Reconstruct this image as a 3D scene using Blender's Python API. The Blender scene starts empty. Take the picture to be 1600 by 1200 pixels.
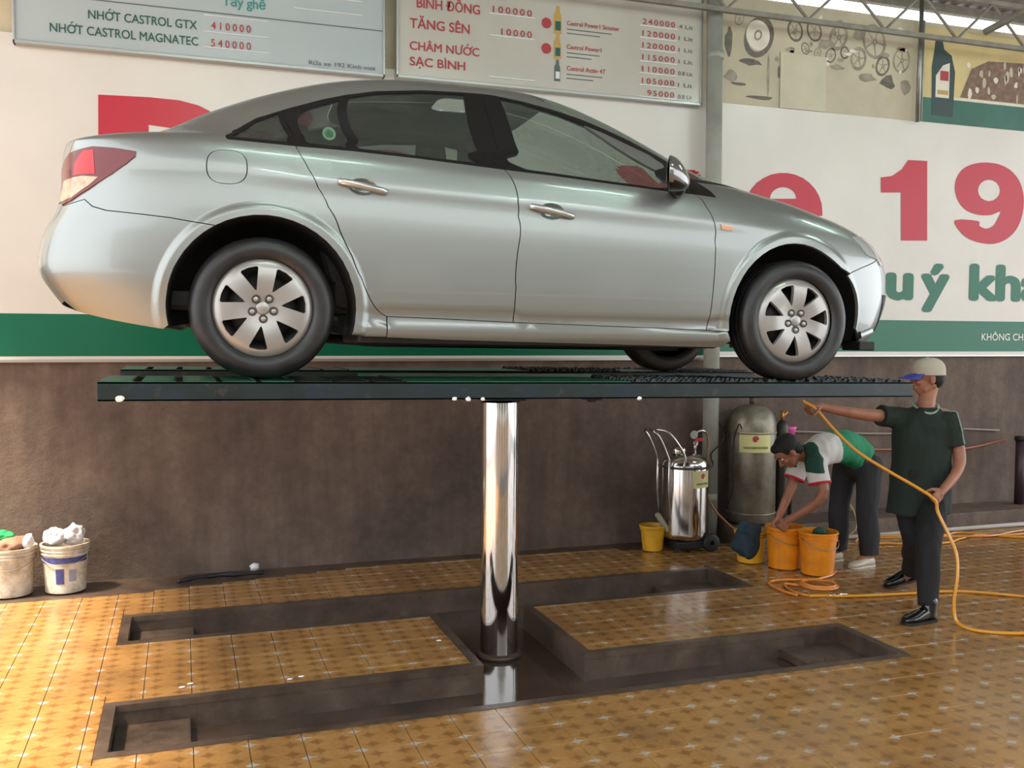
import bpy, bmesh, math, random
import numpy as np
from mathutils import Vector, Matrix, Quaternion
from mathutils.geometry import delaunay_2d_cdt
random.seed(7)
PI = math.pi
scene = bpy.context.scene
COL = scene.collection

# ------------------------------------------------------------------ camera, sky, lights, exposure
cam_d = bpy.data.cameras.new('camera'); cam = bpy.data.objects.new('camera', cam_d); COL.objects.link(cam)
cam_d.sensor_width = 36.0; cam_d.lens = 33.8; cam_d.clip_start = 0.05; cam_d.clip_end = 200
_yaw, _pit, _rol = .3304, -.0482, .0047
_F = Vector((math.sin(_yaw) * math.cos(_pit), math.cos(_yaw) * math.cos(_pit), math.sin(_pit)))
_R0 = Vector((math.cos(_yaw), -math.sin(_yaw), 0)); _U0 = _R0.cross(_F)
_R = _R0 * math.cos(_rol) + _U0 * math.sin(_rol); _U = _R.cross(_F)
cam.matrix_world = Matrix(((_R.x, _U.x, -_F.x, 0), (_R.y, _U.y, -_F.y, 0), (_R.z, _U.z, -_F.z, 1.75), (0, 0, 0, 1)))
scene.camera = cam

world = bpy.data.worlds.new('overcast_sky'); scene.world = world; world.use_nodes = True
wn = world.node_tree.nodes; wl = world.node_tree.links
wn['Background'].inputs['Color'].default_value = (0.93, 0.97, 1.0, 1)
wn['Background'].inputs['Strength'].default_value = 2.1

def area_light(name, loc, target, size_x, size_y, power, color):
    d = bpy.data.lights.new(name, 'AREA'); d.shape = 'RECTANGLE'; d.size = size_x; d.size_y = size_y
    d.energy = power; d.color = color
    o = bpy.data.objects.new(name, d); COL.objects.link(o); o.location = loc
    o.rotation_euler = (Vector(target) - Vector(loc)).to_track_quat('-Z', 'Y').to_euler()
    return o
sun_d = bpy.data.lights.new('sun', 'SUN'); sun_d.energy = 11.0; sun_d.angle = math.radians(9); sun_d.color = (1.0, .86, .66)
sun = bpy.data.objects.new('sun', sun_d); COL.objects.link(sun)
sun.rotation_euler = Vector((0.46, 0.16, -0.90)).to_track_quat('-Z', 'Y').to_euler()

scene.view_settings.view_transform = 'Standard'; scene.view_settings.look = 'None'
scene.view_settings.gamma = 1.0; scene.view_settings.use_curve_mapping = False
scene.view_settings.exposure = 0.60

# ------------------------------------------------------------------ materials
def lin(c):
    return tuple(((v / 255) / 12.92 if v / 255 <= .04045 else ((v / 255 + .055) / 1.055) ** 2.4) for v in c) + (1,)
class NT:
    def __init__(s, name):
        s.m = bpy.data.materials.new(name); s.m.use_nodes = True; s.t = s.m.node_tree
        s.b = s.t.nodes['Principled BSDF']; s.out = s.t.nodes['Material Output']
    def n(s, ty, **kw):
        o = s.t.nodes.new(ty)
        for k, v in kw.items():
            if k.startswith('i_'):
                key = k[2:]; key = int(key) if key.isdigit() else key.replace('_', ' ')
                o.inputs[key].default_value = v
            else: setattr(o, k, v)
        return o
    def l(s, a, b): s.t.links.new(a, b)
    def math(s, op, a, b=None, clamp=False):
        o = s.t.nodes.new('ShaderNodeMath'); o.operation = op; o.use_clamp = clamp
        for i, v in enumerate((a, b)):
            if v is None: continue
            if isinstance(v, (int, float)): o.inputs[i].default_value = v
            else: s.l(v, o.inputs[i])
        return o.outputs[0]
    def mix(s, fac, a, b):
        o = s.t.nodes.new('ShaderNodeMix'); o.data_type = 'RGBA'
        for i, v in ((0, fac), (6, a), (7, b)):
            if isinstance(v, (int, float)): o.inputs[i].default_value = v
            elif isinstance(v, tuple): o.inputs[i].default_value = v
            else: s.l(v, o.inputs[i])
        return o.outputs[2]
    def noise(s, scale, detail=4, vec=None, rough=.55, dist=0):
        o = s.n('ShaderNodeTexNoise'); o.inputs['Scale'].default_value = scale; o.inputs['Detail'].default_value = detail
        o.inputs['Roughness'].default_value = rough; o.inputs['Distortion'].default_value = dist
        if vec is None:
            g = s.n('ShaderNodeNewGeometry'); vec = g.outputs['Position']
        s.l(vec, o.inputs['Vector']); return o.outputs['Fac']
    def ramp(s, fac, stops):
        o = s.n('ShaderNodeValToRGB'); e = o.color_ramp.elements
        while len(e) < len(stops): e.new(.5)
        for k, (p, c) in enumerate(stops):
            e[k].position = p; e[k].color = c if len(c) == 4 else tuple(c) + (1,)
        s.l(fac, o.inputs['Fac']); return o.outputs['Color']
    def bump(s, h, strength=.3, dist=.01):
        o = s.n('ShaderNodeBump'); o.inputs['Strength'].default_value = strength; o.inputs['Distance'].default_value = dist
        s.l(h, o.inputs['Height']); s.l(o.outputs[0], s.b.inputs['Normal'])
MATS = {}
def mat(name, col, rough=.5, metal=0, var=0, scale=8, spec=.5, bump=0, coat=0, emit=None, bscale=None, trans=0):
    if name in MATS: return MATS[name]
    t = NT(name); c = lin(col)
    t.b.inputs['Roughness'].default_value = rough; t.b.inputs['Metallic'].default_value = metal
    t.b.inputs['Specular IOR Level'].default_value = spec; t.b.inputs['Coat Weight'].default_value = coat
    t.b.inputs['Coat Roughness'].default_value = .05
    if trans: t.b.inputs['Transmission Weight'].default_value = trans
    if var:
        f = t.noise(scale, 5)
        f = t.ramp(f, [(.3, (0, 0, 0)), (.7, (1, 1, 1))])
        lo = tuple(v * (1 - var) for v in c[:3]) + (1,); hi = tuple(min(1, v * (1 + var)) for v in c[:3]) + (1,)
        t.l(t.mix(f, lo, hi), t.b.inputs['Base Color'])
    else: t.b.inputs['Base Color'].default_value = c
    if bump: t.bump(t.noise(bscale or scale * 4, 5), bump)
    if emit:
        t.b.inputs['Emission Color'].default_value = lin(emit[0]); t.b.inputs['Emission Strength'].default_value = emit[1]
    MATS[name] = t.m; return t.m

# ------------------------------------------------------------------ object helpers
def link(name, me, m=None, parent=None):
    o = bpy.data.objects.new(name, me); COL.objects.link(o)
    if m is not None and me is not None and not me.materials: me.materials.append(m)
    if parent is not None: o.parent = parent
    return o
def bm_obj(name, bm, m, parent=None, smooth=False, loc=None):
    me = bpy.data.meshes.new(name); bm.normal_update(); bm.to_mesh(me); bm.free()
    if smooth:
        for p in me.polygons: p.use_smooth = True
    for mm in (m if isinstance(m, (list, tuple)) else [m]): me.materials.append(mm)
    o = link(name, me, None, parent)
    if loc is not None: o.location = loc
    return o
def smooth_by_angle(o, deg=35):
    me = o.data
    for p in me.polygons: p.use_smooth = True
    bm = bmesh.new(); bm.from_mesh(me)
    for e in bm.edges:
        if len(e.link_faces) == 2 and e.calc_face_angle(0) > math.radians(deg): e.smooth = False
        elif len(e.link_faces) != 2: e.smooth = False
    bm.to_mesh(me); bm.free()
    return o
def thing(name, label, cat, loc=(0, 0, 0), group=None, rotz=0):
    o = bpy.data.objects.new(name, None); COL.objects.link(o); o.location = loc; o.rotation_euler = (0, 0, rotz)
    o.empty_display_size = .1
    return tag(o, label, cat, group)
def tag(o, label=None, cat=None, group=None, kind=None):
    if label: o['label'] = label
    if cat: o['category'] = cat
    if group: o['group'] = group
    if kind: o['kind'] = kind
    return o
def structure(o): o['kind'] = 'structure'; return o
def box(bm, a, b, bevel=0, rot=None, mi=0):
    a = Vector(a); b = Vector(b); c = (a + b) / 2
    r = bmesh.ops.create_cube(bm, size=1)
    vs = r['verts']; bmesh.ops.scale(bm, vec=(abs(b.x - a.x), abs(b.y - a.y), abs(b.z - a.z)), verts=vs)
    if bevel:
        es = list({e for v in vs for e in v.link_edges})
        r2 = bmesh.ops.bevel(bm, geom=es, offset=bevel, segments=2, affect='EDGES', profile=.6)
        vs = list({v for f in r2['faces'] for v in f.verts} | {v for v in vs if v.is_valid})
    if rot is not None: bmesh.ops.rotate(bm, cent=(0, 0, 0), matrix=rot, verts=vs)
    bmesh.ops.translate(bm, vec=c, verts=vs)
    if mi:
        for f in {f for v in vs for f in v.link_faces}: f.material_index = mi
    return vs
def frame_of(d):
    d = d.normalized(); a = Vector((0, 0, 1)) if abs(d.z) < .9 else Vector((1, 0, 0))
    x = a.cross(d).normalized(); return x, d.cross(x).normalized()
def tube(bm, pts, r, seg=10, cap=True, closed=False):
    """tube along points; r may be a list of radii"""
    pts = [Vector(p) for p in pts]; n = len(pts)
    rs = r if isinstance(r, (list, tuple)) else [r] * n
    rings = []; x = None
    for i, p in enumerate(pts):
        if closed: d = pts[(i + 1) % n] - pts[i - 1]
        else: d = pts[min(i + 1, n - 1)] - pts[max(i - 1, 0)]
        if d.length < 1e-9: d = Vector((0, 0, 1))
        d.normalize()
        if x is None: x, _ = frame_of(d)
        x = (x - d * x.dot(d)); x = x.normalized() if x.length > 1e-6 else frame_of(d)[0]
        y = d.cross(x)
        rings.append([bm.verts.new(p + (x * math.cos(2 * PI * k / seg) + y * math.sin(2 * PI * k / seg)) * rs[i]) for k in range(seg)])
    m = n if closed else n - 1
    for i in range(m):
        a, b = rings[i], rings[(i + 1) % n]
        for k in range(seg): bm.faces.new((a[k], a[(k + 1) % seg], b[(k + 1) % seg], b[k]))
    if cap and not closed:
        bm.faces.new(rings[0][::-1]); bm.faces.new(rings[-1])
def lathe(bm, prof, c=(0, 0, 0), seg=40, axis='z', cap=False, mi=0):
    """prof: list of (radius, height)"""
    rings = []; c = Vector(c)
    for r, h in prof:
        ring = []
        for k in range(seg):
            t = 2 * PI * k / seg
            if axis == 'z': v = Vector((r * math.cos(t), r * math.sin(t), h))
            else: v = Vector((r * math.cos(t), h, r * math.sin(t)))
            ring.append(bm.verts.new(c + v))
        rings.append(ring)
    fs = []
    for a, b in zip(rings, rings[1:]):
        for k in range(seg): fs.append(bm.faces.new((a[k], a[(k + 1) % seg], b[(k + 1) % seg], b[k])))
    if cap: fs.append(bm.faces.new(rings[0][::-1])); fs.append(bm.faces.new(rings[-1]))
    for f in fs: f.material_index = mi
def spline(pts, n=8, closed=False):
    P = [Vector(p) for p in pts]; out = []; N = len(P)
    for i in range(N if closed else N - 1):
        if closed: p0, p1, p2, p3 = P[i - 1], P[i], P[(i + 1) % N], P[(i + 2) % N]
        else: p0, p1, p2, p3 = P[max(i - 1, 0)], P[i], P[i + 1], P[min(i + 2, N - 1)]
        for k in range(n):
            t = k / n
            out.append(.5 * ((2 * p1) + (p2 - p0) * t + (2 * p0 - 5 * p1 + 4 * p2 - p3) * t * t + (3 * p1 - p0 - 3 * p2 + p3) * t ** 3))
    if not closed: out.append(P[-1])
    return out
def in_poly(x, y, P):
    c = False; n = len(P); j = n - 1
    for i in range(n):
        xi, yi = P[i]; xj, yj = P[j]
        if (yi > y) != (yj > y) and x < (xj - xi) * (y - yi) / (yj - yi) + xi: c = not c
        j = i
    return c
TMP = bpy.data.scenes.new('workbench')
def evaluated_mesh(ob):
    TMP.collection.objects.link(ob)
    with bpy.context.temp_override(scene=TMP, view_layer=TMP.view_layers[0]):
        dg = bpy.context.evaluated_depsgraph_get(); dg.update()
        me = bpy.data.meshes.new_from_object(ob.evaluated_get(dg))
    bpy.data.objects.remove(ob); return me
def text_mesh(s, bold=0.0, spacing=1.0):
    cu = bpy.data.curves.new('text', 'FONT'); cu.body = s; cu.offset = bold; cu.space_character = spacing
    cu.resolution_u = 4; cu.fill_mode = 'FRONT'; cu.offset = 0
    me = evaluated_mesh(bpy.data.objects.new('text', cu))
    if bold:                       # heavier strokes: the same letters laid over each other with small shifts
        bm = bmesh.new(); bm.from_mesh(me); n = 8
        for k in range(n):
            o = len(bm.verts); bm.from_mesh(me); bm.verts.ensure_lookup_table()
            for v in bm.verts[o:]: v.co += Vector((bold * math.cos(2 * PI * k / n), bold * math.sin(2 * PI * k / n), .0002 * (k + 1)))
        bm.to_mesh(me); bm.free()
    return me
def fill_poly(name, outer, holes, y, m, parent):
    V_ = []; E_ = []
    for L in [outer] + list(holes):
        o = len(V_); V_ += [Vector(p) for p in L]; E_ += [(o + i, o + (i + 1) % len(L)) for i in range(len(L))]
    r = delaunay_2d_cdt(V_, E_, [], 0, 1e-7); bm = bmesh.new(); vs = [bm.verts.new((p[0], y, p[1])) for p in r[0]]
    for f in r[2]:
        cx = sum(r[0][i][0] for i in f) / len(f); cz = sum(r[0][i][1] for i in f) / len(f)
        if in_poly(cx, cz, outer) and not any(in_poly(cx, cz, h) for h in holes):
            fc = bm.faces.new([vs[i] for i in f]); fc.normal_update()
            if fc.normal.y > 0: fc.normal_flip()
    return bm_obj(name, bm, m, parent)
def lettering(name, s, x0, x1, zb, zt, y, m, parent, bold=0.0, spacing=1.0, ref=None, th=.003):
    """flat letters facing -Y; zb/zt = baseline and cap top; ref text gives the cap height"""
    plain = s.translate(str.maketrans({'Ớ': 'O', 'Ờ': 'O', 'ờ': 'o'}))
    me = text_mesh(plain, bold, spacing)
    if plain != s:                 # horn and accent of the Vietnamese letters, added by hand
        bm = bmesh.new(); bm.from_mesh(me)
        for i, ch in enumerate(s):
            if ch not in 'ỚỜờ': continue
            xr = max(v.co.x for v in text_mesh(plain[:i + 1], bold, spacing).vertices); gl = [v.co for v in text_mesh(plain[i], bold).vertices]
            w = max(g.x for g in gl) - min(g.x for g in gl); h = max(g.y for g in gl); cx = xr - w / 2; q = .11 * h
            polys = [[(xr - .20 * w, h * .90), (xr - .02 * w, h * .98), (xr + .02 * w, h * 1.16), (xr + .14 * w, h * 1.14), (xr + .08 * w, h * .86), (xr - .06 * w, h * .74)]]
            if ch == 'Ớ': polys.append([(cx - .14 * w, h * 1.10), (cx + .02 * w, h * 1.10), (cx + .26 * w, h * 1.34), (cx + .04 * w, h * 1.34)])
            else: polys.append([(cx + .14 * w, h * 1.10), (cx - .02 * w, h * 1.10), (cx - .26 * w, h * 1.34), (cx - .04 * w, h * 1.34)])
            for P in polys: bm.faces.new([bm.verts.new((a, b, .0003)) for a, b in P])
        bm.to_mesh(me); bm.free()
    co = [v.co.copy() for v in me.vertices]
    if not co: return None
    rm = text_mesh(ref or 'H', bold); rz = [v.co.y for v in rm.vertices]; zlo, zhi = min(rz), max(rz)
    xs = [c.x for c in co]; a, b = min(xs), max(xs)
    for v in me.vertices:
        c = v.co.copy()
        v.co = (x0 + (c.x - a) / (b - a) * (x1 - x0), y - c.z * .6, zb + (c.y - zlo) / (zhi - zlo) * (zt - zb))
    me.materials.clear()
    o = link(name, me, m, parent)
    return o

# ------------------------------------------------------------------ shared materials
def make_wall_mat():
    t = NT('stained_concrete')
    a = t.noise(1.1, 8, rough=.65); b = t.noise(9, 8, rough=.7)
    f = t.math('ADD', t.math('MULTIPLY', a, .7), t.math('MULTIPLY', b, .4))
    c = t.ramp(f, [(.36, lin((66, 53, 46))), (.52, lin((94, 77, 66))), (.66, lin((114, 95, 82))), (.82, lin((134, 114, 100)))])
    # drip stains run down the wall
    tc = t.n('ShaderNodeNewGeometry'); mp = t.n('ShaderNodeMapping'); mp.inputs['Scale'].default_value = (7, 1, .8)
    t.l(tc.outputs['Position'], mp.inputs['Vector'])
    s = t.noise(1.0, 6, vec=mp.outputs[0], rough=.6)
    s2 = t.ramp(s, [(.42, (0, 0, 0)), (.62, (1, 1, 1))])
    c = t.mix(t.math('MULTIPLY', s2, .35), c, lin((62, 47, 40)))
    t.l(c, t.b.inputs['Base Color']); t.b.inputs['Roughness'].default_value = .72
    t.bump(t.noise(26, 8, rough=.75), .55, .02); return t.m
M_WALL = make_wall_mat()
def make_pit_mat():
    t = NT('wet_concrete')
    f = t.noise(5, 8, rough=.7)
    c = t.ramp(f, [(.3, lin((52, 41, 35))), (.6, lin((84, 69, 58))), (.8, lin((110, 93, 79)))])
    t.l(c, t.b.inputs['Base Color']); t.l(t.math('ADD', t.math('MULTIPLY', t.noise(3, 3), .5), .12), t.b.inputs['Roughness'])
    t.bump(t.noise(30, 6), .3, .01); return t.m
M_PIT = make_pit_mat()
def make_water_floor():
    t = NT('flooded_concrete')
    f = t.noise(4, 6)
    t.l(t.ramp(f, [(.3, lin((48, 36, 30))), (.75, lin((84, 66, 54)))]), t.b.inputs['Base Color'])
    t.b.inputs['Roughness'].default_value = .09; t.b.inputs['Specular IOR Level'].default_value = .6
    t.bump(t.noise(7, 2), .05, .01); return t.m
M_WATER = make_water_floor()
def make_tile_mat():
    t = NT('patterned_yellow_tile')
    uv = t.n('ShaderNodeUVMap').outputs[0]
    geo = t.n('ShaderNodeNewGeometry').outputs['Position']
    wob = t.n('ShaderNodeTexNoise'); wob.inputs['Scale'].default_value = 40; t.l(geo, wob.inputs['Vector'])
    def cell(mult, off):
        m1 = t.n('ShaderNodeVectorMath', operation='MULTIPLY_ADD'); t.l(uv, m1.inputs[0])
        m1.inputs[1].default_value = (mult, mult, 0); m1.inputs[2].default_value = (off, off, 0)
        fr = t.n('ShaderNodeVectorMath', operation='FRACTION'); t.l(m1.outputs[0], fr.inputs[0])
        sb = t.n('ShaderNodeVectorMath', operation='SUBTRACT'); t.l(fr.outputs[0], sb.inputs[0]); sb.inputs[1].default_value = (.5, .5, 0)
        ab = t.n('ShaderNodeVectorMath', operation='ABSOLUTE'); t.l(sb.outputs[0], ab.inputs[0])
        sp = t.n('ShaderNodeSeparateXYZ'); t.l(ab.outputs[0], sp.inputs[0]); return sp.outputs[0], sp.outputs[1]
    # four-pointed dark stars, 2 x 2 on each tile
    x, y = cell(2, 0)
    star = t.math('ADD', t.math('POWER', x, .7), t.math('POWER', y, .7))
    star = t.math('ADD', star, t.math('MULTIPLY', t.math('SUBTRACT', wob.outputs['Fac'], .5), .35))
    sm = t.ramp(star, [(.34, (1, 1, 1)), (.62, (0, 0, 0))])
    # pale grey-blue crosses on the tile corners
    x2, y2 = cell(1, .5)
    cr = t.math('ADD', t.math('POWER', x2, .6), t.math('POWER', y2, .6))
    cm = t.ramp(t.math('ADD', cr, t.math('MULTIPLY', t.math('SUBTRACT', wob.outputs['Fac'], .5), .3)), [(.30, (1, 1, 1)), (.40, (0, 0, 0))])
    base = t.ramp(t.noise(2.2, 6, rough=.65), [(.3, lin((108, 74, 42))), (.5, lin((143, 102, 56))), (.72, lin((164, 126, 82)))])
    fine = t.noise(55, 4)
    base = t.mix(t.math('MULTIPLY', fine, .35), base, lin((206, 156, 92)))
    c = t.mix(t.math('MULTIPLY', sm, .55), base, lin((92, 56, 26)))
    c = t.mix(t.math('MULTIPLY', cm, .6), c, lin((176, 178, 176)))
    dirt = t.ramp(t.noise(1.3, 7, rough=.7), [(.5, (0, 0, 0)), (.72, (1, 1, 1))])
    c = t.mix(t.math('MULTIPLY', dirt, .45), c, lin((104, 78, 52)))
    t.l(c, t.b.inputs['Base Color'])
    wet = t.ramp(t.noise(1.7, 5), [(.38, (.08, .08, .08)), (.66, (.34, .34, .34))])
    t.l(wet, t.b.inputs['Roughness']); t.b.inputs['Specular IOR Level'].default_value = .55
    t.bump(t.math('ADD', t.noise(12, 3), t.math('MULTIPLY', fine, .4)), .10, .01)
    return t.m
M_TILE = make_tile_mat()
M_GROUT = mat('grout', (78, 58, 40), .8, var=.2)
M_BANNER = mat('banner_white_vinyl', (216, 209, 200), .30, var=.05, scale=1.5, spec=.4)
M_RED = mat('banner_red_print', (186, 22, 46), .30, spec=.4)
M_GREEN = mat('banner_green_print', (8, 100, 72), .30, spec=.4)
M_STEEL = mat('galvanised_steel', (150, 150, 146), .42, metal=.85, var=.15)

# ------------------------------------------------------------------ floor with the H-shaped pit
X0, X1, Y0, Y1, Y2, Y3 = -.37, 3.81, 4.237, 4.881, 5.794, 6.408    # outer edge of the concrete rims
CX0, CX1 = 1.50, 2.09                                              # channel between the two pits
RIM = .05; DEP = .15
xs = [-7, X0 + RIM, CX0, CX1, X1 - RIM, 13]; ys = [-9, Y0 + RIM, Y1 - RIM, Y2 + RIM, Y3 - RIM, 7.4]
def is_hole(i, j):
    if 1 <= i <= 3 and j in (1, 3): return True
    return i == 2 and j == 2
bm = bmesh.new(); vc = {}
def fv(x, y, z):
    k = (round(x, 4), round(y, 4), round(z, 4))
    if k not in vc: vc[k] = bm.verts.new(k)
    return vc[k]
for i in range(5):
    for j in range(5):
        z = -DEP if is_hole(i, j) else -.004
        f = bm.faces.new([fv(xs[i], ys[j], z), fv(xs[i + 1], ys[j], z), fv(xs[i + 1], ys[j + 1], z), fv(xs[i], ys[j + 1], z)])
        f.material_index = 1 if is_hole(i, j) else 0
        if is_hole(i, j):
            for (ni, nj, pa, pb) in ((i - 1, j, (xs[i], ys[j]), (xs[i], ys[j + 1])), (i + 1, j, (xs[i + 1], ys[j + 1]), (xs[i + 1], ys[j])),
                                     (i, j - 1, (xs[i + 1], ys[j]), (xs[i], ys[j])), (i, j + 1, (xs[i], ys[j + 1]), (xs[i + 1], ys[j + 1]))):
                if not is_hole(ni, nj):
                    bm.faces.new([fv(*pa, -DEP), fv(*pb, -DEP), fv(*pb, -.004), fv(*pa, -.004)])
floor = structure(bm_obj('floor', bm, [M_PIT, M_WATER]))
# shallow concrete steps at the ends of the pits
for (a, b) in (((X0 + RIM, Y0 + RIM), (.02, Y1 - RIM)), ((X0 + RIM, Y2 + RIM), (.05, Y3 - RIM)), ((3.35, Y0 + RIM), (X1 - RIM, Y1 - RIM)), ((3.3, Y2 + RIM), (X1 - RIM, Y3 - RIM))):
    bm = bmesh.new(); box(bm, (a[0] + .001, a[1] + .001, -DEP), (b[0] - .001, b[1] - .001, -DEP + .055), .008)
    bm_obj('pit_step', bm, M_PIT, floor)
# raised mortar rims around the pits, slightly uneven
def rim(pts):
    bm = bmesh.new()
    ring = []
    for k, (x, y, nx, ny) in enumerate(pts):
        q = RIM + .004; ring.append([bm.verts.new((x, y, -.006)), bm.verts.new((x, y, .003)), bm.verts.new((x + nx * q, y + ny * q, .003)), bm.verts.new((x + nx * q, y + ny * q, -.03)), bm.verts.new((x + nx * (q - .01), y + ny * (q - .01), -.03))])
    n = len(ring)
    for k in range(n):
        a, b = ring[k], ring[(k + 1) % n]
        for q in range(4): bm.faces.new((a[q], b[q], b[q + 1], a[q + 1]))
    bmesh.ops.recalc_face_normals(bm, faces=bm.faces)
    return bm_obj('pit_rim', bm, M_PIT, floor)
rim([(X0, Y0, 1, 1), (X1, Y0, -1, 1), (X1, Y1, -1, -1), (CX1 + RIM, Y1, -1, -1), (CX1 + RIM, Y2, -1, 1), (X1, Y2, -1, 1), (X1, Y3, -1, -1),
     (X0, Y3, 1, -1), (X0, Y2, 1, 1), (CX0 - RIM, Y2, 1, 1), (CX0 - RIM, Y1, 1, -1), (X0, Y1, 1, -1)][::-1])

# tiles
TW, TH = .225, .2; TX, TY = .026, 3.18
HOLES = [(X0, X1, Y0, Y1), (X0, X1, Y2, Y3), (CX0 - RIM, CX1 + RIM, Y1, Y2)]
def tile_back(x):                      # the tiling stops short of the wall; the gap narrows to the right
    return 6.93 + .30 * min(1, max(0, (x + .5) / 1.7)) if x < 3.3 else (7.13 if x < 4.35 else 6.97)
cells = []
for i in range(-24, 44):
    for j in range(-14, 21):
        x0 = TX + i * TW; y0 = TY + j * TH; x1 = x0 + TW; y1 = y0 + TH
        if y0 > tile_back(x0): continue
        y1 = min(y1, tile_back(x0))
        rects = [(x0, x1, y0, y1)]
        for (a, b, c, d) in HOLES:
            new = []
            for (p, q, r, s) in rects:
                if q <= a or p >= b or s <= c or r >= d: new.append((p, q, r, s)); continue
                if p < a: new.append((p, a, r, s))
                if q > b: new.append((b, q, r, s))
                pp, qq = max(p, a), min(q, b)
                if r < c: new.append((pp, qq, r, c))
                if s > d: new.append((pp, qq, d, s))
            rects = new
        for rct in rects:
            if rct[1] - rct[0] > .012 and rct[3] - rct[2] > .012: cells.append((rct, (x0, y0)))
def tile_geo(bm, uvl, rct, org, dz=0, off=(0, 0), tilt=(0, 0)):
    g = .0011; p, q, r, s = rct
    p += g; q -= g; r += g; s -= g; bv = .0012
    def V(x, y, z): 
        zz = z + dz + tilt[0] * (x - (p + q) / 2) + tilt[1] * (y - (r + s) / 2)
        return bm.verts.new((x - off[0], y - off[1], zz))
    top = [V(p + bv, r + bv, 0.001), V(q - bv, r + bv, 0.001), V(q - bv, s - bv, 0.001), V(p + bv, s - bv, 0.001)]
    bot = [V(p, r, -.003), V(q, r, -.003), V(q, s, -.003), V(p, s, -.003)]
    fs = [bm.faces.new(top)]
    for k in range(4): fs.append(bm.faces.new((bot[k], bot[(k + 1) % 4], top[(k + 1) % 4], top[k])))
    for f in fs:
        for lp in f.loops:
            c = lp.vert.co; lp[uvl].uv = ((c.x + off[0] - org[0]) / TW, (c.y + off[1] - org[1]) / TH)
def px_of(x, y):
    v = Vector((x, y, -1.75)); d = v.dot(_F)
    if d < .5: return None
    return (800 + 1502 * v.dot(_R) / d, 600 - 1502 * v.dot(_U) / d, d)
vis = []
for k, (rct, org) in enumerate(cells):
    c = px_of((rct[0] + rct[1]) / 2, (rct[2] + rct[3]) / 2)
    if c and -20 < c[0] < 1620 and c[1] < 1215: vis.append((c[2] / ((rct[1] - rct[0]) * (rct[3] - rct[2])) ** .25, k))
vis.sort(); single = {k for _, k in vis[:298]}
shared = {}
bmj = bmesh.new(); uvj = bmj.loops.layers.uv.new('UVMap')
for k, (rct, org) in enumerate(cells):
    tl = (random.gauss(0, .002), random.gauss(0, .002)); dz = random.uniform(-.0007, .0007)
    if k in single:
        key = tuple(round(v, 4) for v in (rct[1] - rct[0], rct[3] - rct[2], rct[0] - org[0], rct[2] - org[1]))
        if key not in shared:
            b2 = bmesh.new(); uv2 = b2.loops.layers.uv.new('UVMap'); cx, cy = (rct[0] + rct[1]) / 2, (rct[2] + rct[3]) / 2
            tile_geo(b2, uv2, rct, org, 0, (cx, cy)); me = bpy.data.meshes.new('tile'); b2.normal_update(); b2.to_mesh(me); b2.free(); me.materials.append(M_TILE); shared[key] = me
        o = link('tile', shared[key], None, floor); o.location = ((rct[0] + rct[1]) / 2, (rct[2] + rct[3]) / 2, dz); o.rotation_euler = (tl[0], tl[1], 0)
    else: tile_geo(bmj, uvj, rct, org, dz, tilt=tl)
tag(bm_obj('tile_field', bmj, M_TILE, floor), kind='stuff')

# ------------------------------------------------------------------ walls
YW = 7.40
bm = bmesh.new(); box(bm, (-7, YW, -.3), (13, YW + .25, 3.785)); structure(bm_obj('wall_back', bm, M_WALL))
M_PLASTER = mat('old_cream_plaster', (196, 182, 152), .7, var=.15, scale=3, bump=.2)
bm = bmesh.new(); box(bm, (-7, YW + .001, 3.785), (13, YW + .25, 4.72)); structure(bm_obj('wall_upper', bm, M_PLASTER))
# low plinth at the wall foot on the right
bm = bmesh.new(); box(bm, (4.4, 6.97, -.02), (13, YW, .155), .012); structure(bm_obj('trim_1', bm, M_WALL))

# ------------------------------------------------------------------ the lift: piston and two runways
LX0, LX1 = -.33, 3.78
LY = (4.26, 4.86, 5.80, 6.39)
def lz(x): return 1.56 - .0110 * (x + .33)
PX, PY = 1.772, 5.39
lift = thing('car_lift', 'single-column hydraulic car lift, dark green deck raised on a shiny chrome piston', 'car lift', (PX, PY, -DEP))
def make_lift_paint():
    t = NT('chipped_green_blue_paint')
    f = t.noise(3.5, 7, rough=.7); g = t.noise(22, 5)
    c = t.ramp(f, [(.35, lin((16, 26, 30))), (.5, lin((18, 36, 36))), (.62, lin((22, 38, 52))), (.75, lin((40, 44, 44)))])
    chip = t.ramp(g, [(.60, (0, 0, 0)), (.68, (1, 1, 1))])
    c = t.mix(t.math('MULTIPLY', chip, .5), c, lin((66, 58, 50)))
    t.l(c, t.b.inputs['Base Color']); t.b.inputs['Roughness'].default_value = .35; t.bump(g, .2, .004); return t.m
M_LIFT = make_lift_paint()
M_LIFTDARK = mat('wet_dark_tread_steel', (34, 38, 38), .38, metal=.4, var=.4, scale=20)
M_LGREEN = mat('green_deck_plate', (26, 92, 66), .3, var=.35, scale=5, bump=.15)
M_CHROME = mat('polished_chrome', (215, 212, 210), .07, metal=1.0)
def lp(x, y, z=0): return (x - PX, y - PY, z + DEP + lz(x))      # deck coordinates -> lift local (z relative to deck surface)
def slab(bm, x0, x1, y0, y1, z0, z1, mi=0):
    vs = [bm.verts.new(lp(x, y, z)) for z in (z0, z1) for (x, y) in ((x0, y0), (x1, y0), (x1, y1), (x0, y1))]
    for q in ((3, 2, 1, 0), (4, 5, 6, 7), (0, 1, 5, 4), (1, 2, 6, 5), (2, 3, 7, 6), (3, 0, 4, 7)):
        bm.faces.new([vs[k] for k in q]).material_index = mi
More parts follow.
